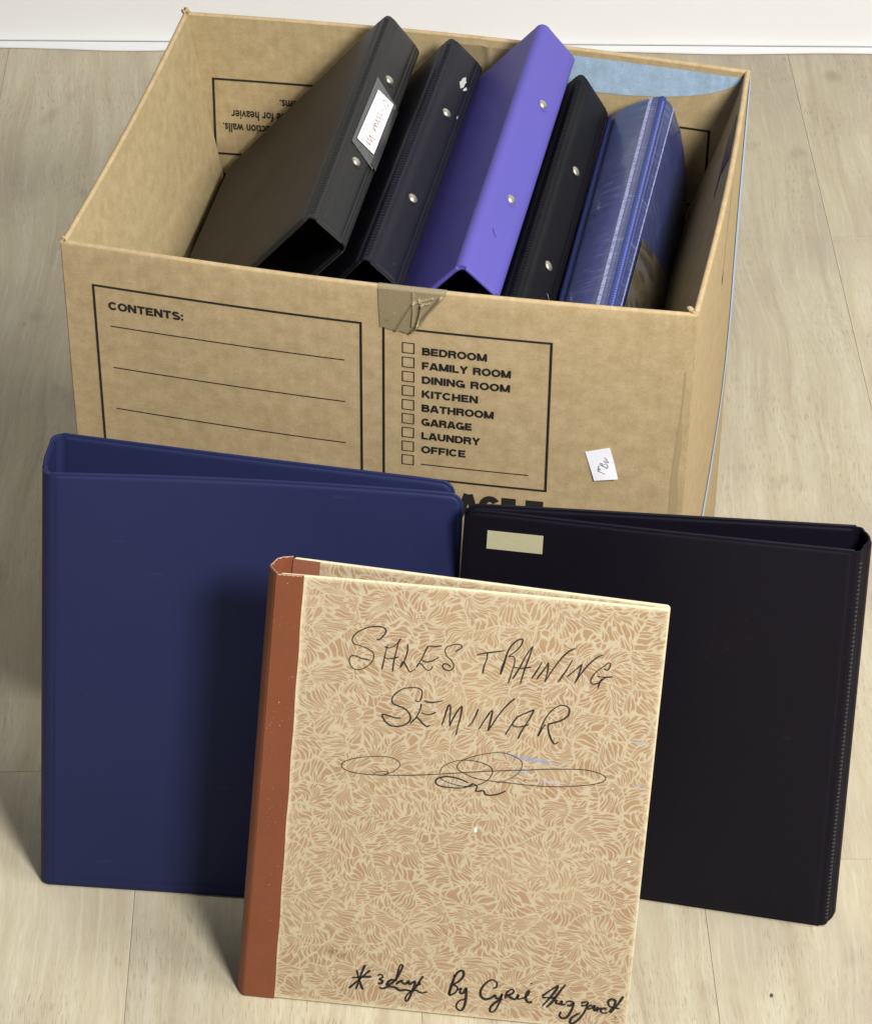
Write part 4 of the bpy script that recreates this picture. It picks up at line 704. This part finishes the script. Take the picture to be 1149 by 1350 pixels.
def tape_f(u, v):
    # u across, v down; right edge slants in
    zr = np.interp(v, [0, .25, .5, .8, 1], [.3030, .2947, .2885, .2787, .2727]); xr = np.interp(v, [0, .25, .5, .8, 1], [.2503, .2442, .2390, .2338, .2283])
    zb = .3030 - v * .0289; x = .2073 + .0012 * v + (xr - .2073) * u
    z = zb + (zr - zb) * u + .0004 * math.sin(u * 14) * v
    c = 0
    for a, b, w, h in cre: c += h * math.exp(-(segd((x, z), a, b) / w) ** 2)
    p = S_front(x, z)[0]
    return (p[0], p[1] - .0003 - c - .0012 * u * v, p[2])
tp = sheet("tape_strip", tape_f, np.linspace(0, 1, 70), np.linspace(0, 1, 44), .00015, TAPE, bx)
def tape_top(u, v):
    x = .2073 + .0430 * u; a = math.pi * (1 - v)
    r = .0009 + TH / 2 + .0004; y = -bow_f(x, .3) + TH / 2 + .0009 + r * math.cos(a); z = BH - TH / 2 - .0009 + r * math.sin(a)
    if v > .99: z -= .012
    return (x, y, z)
sheet("tape_strip", tape_top, np.linspace(0, 1, 10), [0, .2, .35, .5, .65, .8, .97, 1], .00012, TAPE, bx)
# right panel: blue line, handle slit, white scuff; dark patch on its flap
LINEBLUE = mat_plain("light_blue_print_line", (0.36, 0.48, 0.64), 0.7)
ribbons("printed_blue_line", [(.0190, [(.2990, .300), (.2980, .22), (.2970, .16), (.2985, .115), (.2930, .083), (.2840, .062), (.2680, .042), (.2400, .0255), (.2100, .0140), (.1756, .0046), (.13, -.006)])], lambda u, z: S_right(u, z) + np.array((.0002, 0, 0)), LINEBLUE, right, k=14)
ribbons("handle_slit", [(.0022, [(.1800, .2860), (.1835, .2700), (.1850, .2450), (.1862, .2250), (.1870, .2100)])], S_right, DARK, right, k=10)
ribbons("handle_tear", [(.0060, [(.1868, .2130), (.1866, .2070), (.1890, .2040)]), (.0016, [(.187, .2005), (.1868, .1980)])], S_right, INK, right)
def S_flr(u, z):
    out = []
    for a, b in zip(np.atleast_1d(u), np.atleast_1d(z)):
        v = clamp01((BH - .0019 - b) / .128)
        out.append((BW + bow_r(a, b) - (D0 + .036 * v ** 1.15 * .968 + .0015 * math.sin(math.pi * v) + TH * .5 + .0006), a, b))
    return np.array(out)
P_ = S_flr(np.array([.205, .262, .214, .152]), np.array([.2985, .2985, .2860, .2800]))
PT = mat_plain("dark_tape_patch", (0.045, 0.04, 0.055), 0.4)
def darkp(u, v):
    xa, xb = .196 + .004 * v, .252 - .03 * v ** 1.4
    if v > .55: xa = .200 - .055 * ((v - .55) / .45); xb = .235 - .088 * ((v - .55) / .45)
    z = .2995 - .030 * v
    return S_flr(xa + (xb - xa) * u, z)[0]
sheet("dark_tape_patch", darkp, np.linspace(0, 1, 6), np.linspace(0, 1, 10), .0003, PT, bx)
# torn dark tape at the left handle, sticking out past the wall
V = []; F = []
rnd = random.Random(5)
n = 14
def rip(u, v):
    return (.0005 - .0075 * v * (0.5 + 0.5 * math.sin(u * 7 + 1)) * math.sin(math.pi * u) - .0005, .118 + .030 * u, .290 - .012 * v + .003 * math.sin(u * 23 + v * 5) )
sheet("torn_handle_tape", rip, np.linspace(0, 1, 22), np.linspace(0, 1, 7), .0002, INK, bx)
# crushed corner tips
def tip(name, c, s=1.0, seed=1):
    r = random.Random(seed)
    def f(u, v): return (c[0] + s * (.004 * (u - .5) + .001 * math.sin(v * 9 + seed)), c[1] + s * (.005 * (v - .5)), c[2] + s * (.0022 * math.sin(u * 5 + seed) * math.cos(v * 4) + r.uniform(-.0006, .0006)))
    sheet(name, f, np.linspace(0, 1, 6), np.linspace(0, 1, 6), .001, KRAFT, bx)
tip("crushed_corner", (.0022, BD - .002, BH + .0005), 1.1, 2); tip("crushed_corner", (.0022, .0025, BH - .001), .9, 3)
tip("crushed_corner", (BW - .004, .004, BH - .001), 1.2, 4); tip("crushed_corner", (BW - .002, BD - .003, BH - .002), .8, 6)

# ------------------------------------------------------------------ binders
def V3(*a): return np.array(a, float)
def unit(v): v = np.asarray(v, float); return v / np.linalg.norm(v)
def strip_hinge(name, A0, A1, K0, K1, B0, B1, mat, parent, n=9, th=.0011, nl=30):
    """flexible hinge: quadratic curve from cover edge A through corner K to spine edge B, along the length 0..1"""
    L = np.linalg.norm(A1 - A0)
    def f(u, v):
        a = A0 + (A1 - A0) * u; k = K0 + (K1 - K0) * u; b = B0 + (B1 - B0) * u
        return (1 - v) ** 2 * a + 2 * v * (1 - v) * k + v * v * b
    return sheet(name, f, np.linspace(0.004, 0.996, nl), np.linspace(0, 1, n), th, mat, parent, uvf=lambda u, v: (u * L, v * .008))
def stitches(name, A0, A1, side, nrm, mat, parent, pitch=.0032, w=.0036, h=.0009, t=.0017):
    """row of pressed weld ridges along a line"""
    A0 = np.asarray(A0, float); A1 = np.asarray(A1, float); L = np.linalg.norm(A1 - A0); d = (A1 - A0) / L; s = unit(side); n = unit(nrm)
    V = []; F = []
    for i in range(int(L / pitch)):
        c = A0 + d * (i + .5) * pitch; o = len(V)
        for (x, y) in ((-1, -1), (1, -1), (1, 1), (-1, 1)): V.append(c + s * x * w / 2 + d * y * t / 2)
        for (x, y) in ((-.7, -.5), (.7, -.5), (.7, .5), (-.7, .5)): V.append(c + s * x * w / 2 + d * y * t / 2 + n * h)
        F += [(o + 4, o + 5, o + 6, o + 7), (o, o + 1, o + 5, o + 4), (o + 1, o + 2, o + 6, o + 5), (o + 2, o + 3, o + 7, o + 6), (o + 3, o, o + 4, o + 7)]
    return mesh(name, V, F, mat, parent, smooth=False)
def rivet(c, n, parent, r=.0036):
    n = unit(n); a = unit(np.cross(n, (0, 1, .1))); b = np.cross(n, a)
    V = []; F = []
    prof = [(1.0, -.0003), (1.0, .0004), (.88, .0010), (.6, .0015), (.25, .0018)]
    N = 20
    for rr_, h in prof:
        for k in range(N):
            t = 2 * math.pi * k / N; V.append(c + r * rr_ * (math.cos(t) * a + math.sin(t) * b) + h * n)
    for j in range(len(prof) - 1):
        for k in range(N): F.append((j * N + k, j * N + (k + 1) % N, (j + 1) * N + (k + 1) % N, (j + 1) * N + k))
    F.append(tuple(range((len(prof) - 1) * N, len(prof) * N)))
    rv = mesh("rivet", V, F, METAL, parent)
    V = []; F = []
    for rr_, h in ((1.55, .00003), (1.25, -.0002), (1.0, .0001)):
        for k in range(N):
            t = 2 * math.pi * k / N; V.append(c + r * rr_ * (math.cos(t) * a + math.sin(t) * b) + (h + .0002) * n)
    for j in range(2):
        for k in range(N): F.append((j * N + k, j * N + (k + 1) % N, (j + 1) * N + (k + 1) % N, (j + 1) * N + k))
    mesh("rivet_collar", V, F, parent.data.materials[0], parent)
    return rv
def rooted(name, loc, rz=0):
    return empty(name, loc, rz)
def binder(name, label, base, frame, S1, S2, F1, F2, mat, mat_in=None, gap=.0045, Rc=.009, rivets=(), stitch=True, group=None,
           warp1=None, warp2=None, prof=prof_vinyl, cov_name="cover", cat="binder", spine_warp=None, stitch_mat=None, sg=None, Rs=.006, hth=.0011, ext=0.0, skw=None, hmat=None):
    """S1,S2,F1,F2: pairs of points (end 0, end 1): first hinge corner, second hinge corner, free edge of cover 1 and 2.
    All given in the frame's coordinates; base = empty location in that frame."""
    rz = frame
    ca, sa = math.cos(rz), math.sin(rz)
    T = lambda p: V3(ca * p[0] - sa * p[1], sa * p[0] + ca * p[1], p[2])
    b0 = T(base)
    root = empty(name, b0, 0); tag(root, label, cat, group)
    S1 = [T(p) - b0 for p in S1]; S2 = [T(p) - b0 for p in S2]; F1 = [T(p) - b0 for p in F1]; F2 = [T(p) - b0 for p in F2]
    cen = (S1[0] + S1[1] + S2[0] + S2[1] + F1[0] + F1[1] + F2[0] + F2[1]) / 8
    res = {'root': root}
    def cover(S, Fr, warp, nm):
        d0 = unit(Fr[0] - S[0]); d1 = unit(Fr[1] - S[1])
        C = [S[0] + d0 * gap, Fr[0], Fr[1], S[1] + d1 * gap]
        nn = (C[0] + C[1] + C[2] + C[3]) / 4 - cen
        pl = Plate(C, nn, warp)
        o = pl.build(nm, mat, root, Rc=Rc, prof=prof, corners=(0, 1, 1, 0))
        return pl, o, C
    p1, o1, C1 = cover(S1, F1, warp1, cov_name); p2, o2, C2 = cover(S2, F2, warp2, cov_name)
    sg = sg if sg is not None else gap
    e0 = unit(S2[0] - S1[0]); e1 = unit(S2[1] - S1[1])
    Cs = [S1[0] + e0 * sg, S2[0] - e0 * sg, S2[1] - e1 * sg, S1[1] + e1 * sg]
    ns = (Cs[0] + Cs[1] + Cs[2] + Cs[3]) / 4 - cen
    ps = Plate(Cs, ns, spine_warp); osp = ps.build("spine", mat, root, Rc=Rs, prof=prof, nu=8, nv=16, corners=(0, 0, 0, 0))
    for S, C, cs in ((S1, C1, (Cs[0], Cs[3])), (S2, C2, (Cs[1], Cs[2]))):
        q = [unit(C[0] - S[0]) * ext, unit(C[3] - S[1]) * ext, unit(cs[0] - S[0]) * ext, unit(cs[1] - S[1]) * ext]
        h = strip_hinge("hinge", C[0] + q[0], C[3] + q[1], S[0], S[1], cs[0] + q[2], cs[1] + q[3], hmat or mat, root, th=hth)
    if stitch:
        for S, C, cs, pl in ((S1, C1, (Cs[0], Cs[3]), p1),):
            m0 = .25 * C[0] + .5 * S[0] + .25 * cs[0]; m1 = .25 * C[3] + .5 * S[1] + .25 * cs[1]
            side = unit(cs[0] - C[0]); nn = unit(pl.n + ps.n)
            stitches("stitched_weld", m0 + nn * .0004 + (m1 - m0) * .02, m1 + nn * .0004 - (m1 - m0) * .02, side, nn, stitch_mat or mat, root, **(skw or {}))
    for (u, v) in rivets:
        c = ps.P(np.array([u * ps.Lu]), np.array([v * ps.Lv]), ps.hmax)[0]; rivet(c, ps.n, osp)
    res.update(p1=p1, p2=p2, ps=ps, o1=o1, o2=o2, os=osp, S1=S1, S2=S2, T=T, b0=b0)
    return res
G_IN = "ring binders packed spine up in the box"
cv = V3(-.655, 0, -.756) * .238
def inbox(name, label, Sn, Sf, Rn, Rf, dirL, dirR, mat, lenL=.238, lenR=.238, **kw):
    Sn, Sf, Rn, Rf = V3(*Sn), V3(*Sf), V3(*Rn), V3(*Rf)
    dl = unit((dirL[0], 0, dirL[1])) * lenL; dr = unit((dirR[0], 0, dirR[1])) * lenR
    F1 = [Sn + dl, Sf + dl]; F2 = [Rn + dr, Rf + dr]
    base = (F1[0] + F2[0] + F1[1] + F2[1]) / 4
    return binder(name, label, base, BOXROT, [Sn, Sf], [Rn, Rf], F1, F2, mat, group=G_IN, **kw)
B1 = inbox("ring_binder", "charcoal ring binder in the box with a white handwritten label on its spine",
      (.159, .018, .333), (.153, .288, .329), (.182, .018, .312), (.176, .288, .301), (-.646, -.763), (-.66, -.75), BLK1, rivets=((.53, .738), (.47, .317)), lenL=.185, lenR=.20)
B2 = inbox("ring_binder", "blue-black ring binder in the box, white scuff near the top of its spine",
      (.1945, .012, .310), (.198, .288, .316), (.219, .012, .288), (.221, .288, .293), (-.63, -.777), (-.66, -.75), BLK2, rivets=((.50, .70), (.46, .31)), lenR=.215)
B3 = inbox("ring_binder", "bright violet ring binder standing tallest in the middle of the box",
      (.256, .012, .313), (.262, .288, .334), (.280, .012, .291), (.285, .288, .308), (-.66, -.751), (-.66, -.75), PURP, rivets=((.586, .722), (.567, .323)), lenR=.225, stitch=False, prof=prof_smooth, gap=.003, hth=.0034, ext=.0022)
B4 = inbox("ring_binder", "plain black ring binder in the box, just right of the violet one",
      (.2890, .012, .293), (.2905, .288, .2985), (.3110, .012, .262), (.311, .288, .267), (-.66, -.751), (-.66, -.75), BLK3, rivets=((.52, .63), (.52, .22)), lenR=.215)
B5 = inbox("ring_binder", "scratched blue ring binder with a clear film cover, rightmost in the box",
      (.3510, .012, .291), (.350, .288, .288), (.3120, .012, .268), (.310, .288, .266), (.065, -.998), (.07, -.997), CLEAR, lenL=.215, lenR=.205, stitch=True, stitch_mat=WELD_BLUE, hmat=HINGE_BLUE, skw=dict(pitch=.0028, w=.0016, t=.0013, h=.0005),
      warp1=lambda a, b: .013 * np.sin(np.pi * np.clip(a, 0, 1) ** .62) * (0.30 + .70 * b), spine_warp=lambda a, b: .0012 * np.sin(np.pi * a))
# marks on the spines
def patch_on(pl, name, quad, h, mat, parent, n=8, th=.0002):
    Q = [np.array(q) for q in quad]
    def f(a, b):
        q = Q[0] * (1 - a) * (1 - b) + Q[1] * a * (1 - b) + Q[2] * a * b + Q[3] * (1 - a) * b
        return pl.P(np.array([q[0] * pl.Lu]), np.array([q[1] * pl.Lv]), pl.hmax + h)[0]
    return sheet(name, f, np.linspace(0, 1, n), np.linspace(0, 1, n), th, mat, parent, uvf=lambda a, b: (a * .05, b * .1))
ps = B1['ps']
fx = lambda u: (u * .0328 - .0045) / (.0328 - .009)     # ridge-to-ridge fraction to plate fraction
POCK = mat_tape("smoky_clear_plastic", (0.060, 0.062, 0.060), 0.22)
POCK2 = mat_plain("glossy_black_film", (0.012, 0.012, 0.012), 0.15)
pk = patch_on(ps, "label_pocket", [(fx(.22), .375), (fx(.88), .345), (fx(.88), .665), (fx(.25), .70)], .0004, POCK, B1['root'], th=.0003)
patch_on(ps, "pocket_edge", [(fx(.80), .36), (fx(.95), .345), (fx(.95), .65), (fx(.80), .64)], .0009, POCK2, B1['root'], th=.0003)
lb = patch_on(ps, "paper_label", [(fx(.30), .398), (fx(.773), .399), (fx(.785), .656), (fx(.36), .651)], .0012, PAPER, B1['root'])
REDPEN = mat_plain("faded_red_brown_pen", (0.32, 0.17, 0.15), 0.6)
def S_lab(u, v): return ps.P(u, v, ps.hmax + .0015)
ribbons("label_handwriting", [(.0008, [(fx(p[0]) * ps.Lu, p[1] * ps.Lv) for p in s]) for s in D['LAB']], S_lab, REDPEN, lb)
# white scuff on second binder, pen tick on the violet one, scratch on the third black one
SCUFF = mat_plain("chalky_scuff", (0.42, 0.42, 0.40), 0.8, var=0.8)
ps2 = B2['ps']
def blob(pl, cu, cv_, ru, rv, mat, parent, name="scuff", seed=1, ang=0.0):
    r = random.Random(seed); V = []; N = 18
    for k in range(N):
        t = 2 * math.pi * k / N; q = r.uniform(.55, 1.15)
        x = ru * q * math.cos(t); y = rv * q * math.sin(t)
        V.append((cu * pl.Lu + x * math.cos(ang) - y * math.sin(ang), cv_ * pl.Lv + x * math.sin(ang) + y * math.cos(ang)))
    V = np.array(V); P = pl.P(V[:, 0], V[:, 1], pl.hmax + .00015); c = P.mean(0)
    return mesh(name, list(P) + [c], [(k, (k + 1) % N, N) for k in range(N)], mat, parent)
blob(ps2, .66, .862, .0026, .0085, SCUFF, B2['os'], seed=4, ang=-.25)
blob(ps2, .80, .845, .0012, .0040, SCUFF, B2['os'], seed=8, ang=-.3)
blob(ps2, .88, .720, .0005, .0022, SCUFF, B2['os'], seed=9)
ps3 = B3['ps']
ribbons("pen_tick", [(.0006, [(.34 * ps3.Lu, .185 * ps3.Lv), (.42 * ps3.Lu, .172 * ps3.Lv), (.50 * ps3.Lu, .168 * ps3.Lv)])], lambda u, v: ps3.P(u, v, ps3.hmax + .0002), PENM, B3['os'])
ps4 = B4['ps']
ribbons("scratch", [(.0004, [(.72 * ps4.Lu, .135 * ps4.Lv), (.86 * ps4.Lu, .120 * ps4.Lv)])], lambda u, v: ps4.P(u, v, ps4.hmax + .0002), SCUFF, B4['os'])
# clear binder: pale welded strips either side of the ridge, brown insert behind the film
p5 = B5['p1']; s5 = B5['ps']
def edge_strip(pl, a0, a1, name, mat, parent, h=.0003):
    return sheet(name, lambda u, v: pl.P(np.array([a0 + (a1 - a0) * v]), np.array([u * pl.Lv]), pl.hmax * .9 + h)[0], np.linspace(.01, .99, 40), [0, .5, 1], .0003, mat, parent)
edge_strip(p5, .0042, .0052, "film_weld", FROST, B5['root']); edge_strip(s5, .0042, .0066, "film_weld", FROST, B5['root'])
sheet("paper_insert", lambda u, v: p5.P(np.array([.007 + .13 * u]), np.array([(.0 + (.37 + .42 * u) * v + .012) * p5.Lv]), .0034)[0], np.linspace(0, 1, 50), np.linspace(0, 1, 14), .0003, INSERT, B5['root'], uvf=lambda u, v: (u * .03, v * .1))
# dark lining inside the open ends + ring bar under each spine
for B in (B1, B2, B3, B4):
    p = B['ps']; q = lambda u, v, h: p.P(np.array([u * p.Lu]), np.array([v * p.Lv]), h)[0]
    sheet("ring_bar", lambda u, v: q(.28 + .44 * v, u, -.004 - .002 * math.sin(math.pi * v)), np.linspace(.14, .86, 12), np.linspace(0, 1, 7), .0008, METAL, B['root'])

# ---- navy binder standing front left
N = D['out']['NAVY']; up_ = V3(*N['ht']) - V3(*N['hb']); Wd = lambda k: V3(*N[k])
S1 = [Wd('hb'), Wd('ht')]; S2 = [Wd('hb') + (Wd('s2t') - Wd('ht')), Wd('s2t')]
F1 = [Wd('fb'), Wd('ft')]; F2 = [Wd('fb') + (Wd('bft') - Wd('ft')), Wd('bft')]
for p in (S1[0], S2[0], F1[0], F2[0]): p[2] = FZ + .0008
NV = binder("ring_binder", "large navy blue ring binder standing on the floor at the far left", (.125, -.17, FZ), 0, S1, S2, F1, F2, NAVY,
            stitch=False, gap=.005, group=None, Rc=.010, warp1=lambda a, b: -.0045 * np.sin(np.pi * a) * b, warp2=lambda a, b: -.001 * np.sin(np.pi * a), spine_warp=lambda a, b: .0012 * np.sin(np.pi * a), hth=.0036, ext=.0030, prof=prof_crisp)
_p = NV['p1']; _e = lambda u: _p.P(np.array([u]), np.array([.0085]), _p.hmax)[0]
stitches("welded_seam", _e(.012), _e(_p.Lu - .012), _p.C[3] - _p.C[0], _p.n, NAVY, NV['root'], pitch=.0021, w=.0030, h=.00022, t=.0007)
# ---- black binder standing front right
K = D['out']['BLACK']; Wd = lambda k: V3(*K[k])
S1 = [Wd('hb'), Wd('ht')]; S2 = [Wd('hb') + (Wd('s2t') - Wd('ht')), Wd('s2t')]
F1 = [Wd('fb') + V3(-.0135, .003, 0), Wd('ft') + V3(-.0027, .0005, 0)]; F2 = [Wd('fb') + V3(-.0140, .0060, 0), Wd('ft') + V3(-.0030, .0050, .0002)]
for p in (S1[0], S2[0], F1[0], F2[0]): p[2] = FZ + .0008
BK = binder("ring_binder", "large plum-black ring binder standing on the floor at the right with its spine outward", (.37, -.17, FZ), 0, S1, S2, F1, F2, BLK_R,
            stitch=True, stitch_mat=STITCHM, skw=dict(pitch=.0034, w=.0020, t=.0009), gap=.0045, Rc=.010, prof=prof_crisp, spine_warp=lambda a, b: .0035 * np.sin(np.pi * a), warp1=lambda a, b: .0010 * np.sin(np.pi * a) * b)
p = BK['p1']
patch_on(p, "masking_tape_label", [(.9375, .910), (.7925, .912), (.7925, .957), (.9375, .955)], .0003, MASK, BK['root'])
# ---- patterned board binder in front
O = D['out']['ORANGE']; Wd = lambda k: V3(*O[k])
rootO = V3(.245, -.29, FZ)
og = empty("board_binder", rootO); tag(og, "fan-patterned tan board binder with rust cloth spine and handwritten title, leaning frontmost", "binder")
ht, ft, hb, fb = [Wd(k) - rootO for k in ('ht', 'ft', 'hb', 'fb')]
for q_ in (hb, fb): q_[2] = .0006
PF = Plate([hb, fb, ft, ht], (0, -1, .2), lambda a, b: -.0015 * np.sin(np.pi * a) * b, trim=(.0012, 0))
of = PF.build("front_board", PATT, og, Rc=.0025, prof=prof_board)
# uv of the board starts at the cloth edge
ul = of.data.uv_layers[0].data
for d_ in ul: d_.uv[0] -= 0.0156
t_ = .0011
# cloth over the hinge side of the front board
def cloth_f(u, v): 
    w = .0160 + .0022 * (1 - u) + .0002 * math.sin(u * 40)
    return PF.P(np.array([-.0004 + (w + .001) * v]), np.array([u * PF.Lv]), t_ + .0003)[0]
sheet("cloth_strip", cloth_f, np.linspace(-.001, 1.001, 40), np.linspace(0, 1, 8), .0004, CLOTH, og)
s1t = Wd('s1t') - rootO; s1b = Wd('s1b') - rootO; s2t = Wd('s2t') - rootO; s2b = s1b + (s2t - s1t)
upv = ht - hb; bh_t = s2t + V3(.0072, .0012, 0); bh_b = s2b + V3(.0072, .0012, 0)
s1b[2] = s2b[2] = bh_b[2] = .0006
def spine_cloth(u, v):
    ks = [0, .18, .34, .66, .82, 1]
    A = [hb + PF.n * .0008 + V3(.0004, 0, 0), hb * .5 + s1b * .5 + PF.n * .0006, s1b + V3(-.0022, .004, 0), s2b + V3(-.0022, -.001, 0), s2b + V3(.001, .0005, 0), bh_b]
    B = [ht + PF.n * .0008 + V3(.0004, 0, 0), ht * .5 + s1t * .5 + PF.n * .0006, s1t + V3(-.0022, .004, 0), s2t + V3(-.0022, -.001, 0), s2t + V3(.001, .0005, 0), bh_t]
    out = np.zeros(3)
    for c in range(3): out[c] = np.interp(v, ks, [a[c] for a in A]) * (1 - u) + np.interp(v, ks, [b[c] for b in B]) * u
    return out
sheet("cloth_spine", spine_cloth, np.linspace(0, 1, 30), np.linspace(0, 1, 21), .0016, CLOTH, og)
bft = Wd('bft') - rootO + V3(0, .001, -.0005); bfb = fb + V3(0, .0035, 0)
PB = Plate([bh_b, bfb, bft, bh_t], (0, 1, .2), lambda a, b: 0 * a)
PB.build("back_board", PATT, og, Rc=.0025, prof=prof_board)
sheet("cloth_strip", lambda u, v: PB.P(np.array([.0002 + .017 * v]), np.array([u * PB.Lv]), -t_ - .0003)[0], np.linspace(0.001, .999, 30), np.linspace(0, 1, 6), .0004, CLOTH_IN, og)
S_O = lambda u, v: PF.P(u, v, t_ + .00022)
pens = [(w * (.00125 if w < 1.0 else .00100), [(a * PF.Lu, b * PF.Lv) for a, b in s]) for w, s in D['PEN']]
ribbons("handwritten_title", [p for p in pens if p[0] < .0013], S_O, PENM, of)
ribbons("marker_line", [p for p in pens if p[0] >= .0013], S_O, MARK, of, k=8)
TEAR = mat_plain("torn_paper_fleck", (0.80, 0.78, 0.72), 0.8)
PF.hmax = t_
blob(PF, .564, .462, .0011, .0026, TEAR, of, "paper_fleck", 3); blob(PF, .964, .423, .0012, .0012, TEAR, of, "paper_fleck", 5)

WORN = mat_plain("worn_pale_cloth_edge", (0.52, 0.36, 0.25), 0.8, 0.3, 500, 0.2, 0.6)
sheet("worn_edge", lambda u, v: PF.P(np.array([.0004 + .0150 * u]), np.array([PF.Lv - .0009 * v * (.5 + .5 * math.sin(u * 17) ** 2) + .0002]), t_ + .0006)[0], np.linspace(0, 1, 40), [0, 1], .0002, WORN, og)
sheet("worn_edge", lambda u, v: spine_cloth(1 - .0028 * v * (.5 + .5 * math.sin(u * 23) ** 2), u) + V3(0, -.0002, .0010), np.linspace(0, 1, 40), [0, 1], .0002, WORN, og)

# crumbs of dirt lying on the floor
rc = random.Random(11)
for (x, y, r_, lab) in ((.462, -.262, .0013, "dark crumb of dirt on the floor just in front of the big black binder"),):
    V = []; N_ = 7
    for k in range(N_):
        t = 2 * math.pi * k / N_; q = rc.uniform(.6, 1.3) * r_; V.append((q * math.cos(t), q * 1.4 * math.sin(t), 0))
    V.append((0, 0, r_ * .8))
    o = mesh("crumb", V, [(k, (k + 1) % N_, N_) for k in range(N_)], DARK, None); o.location = (x, y, FZ + .0002)
    tag(o, lab, "crumb", "crumbs of dirt on the floor")
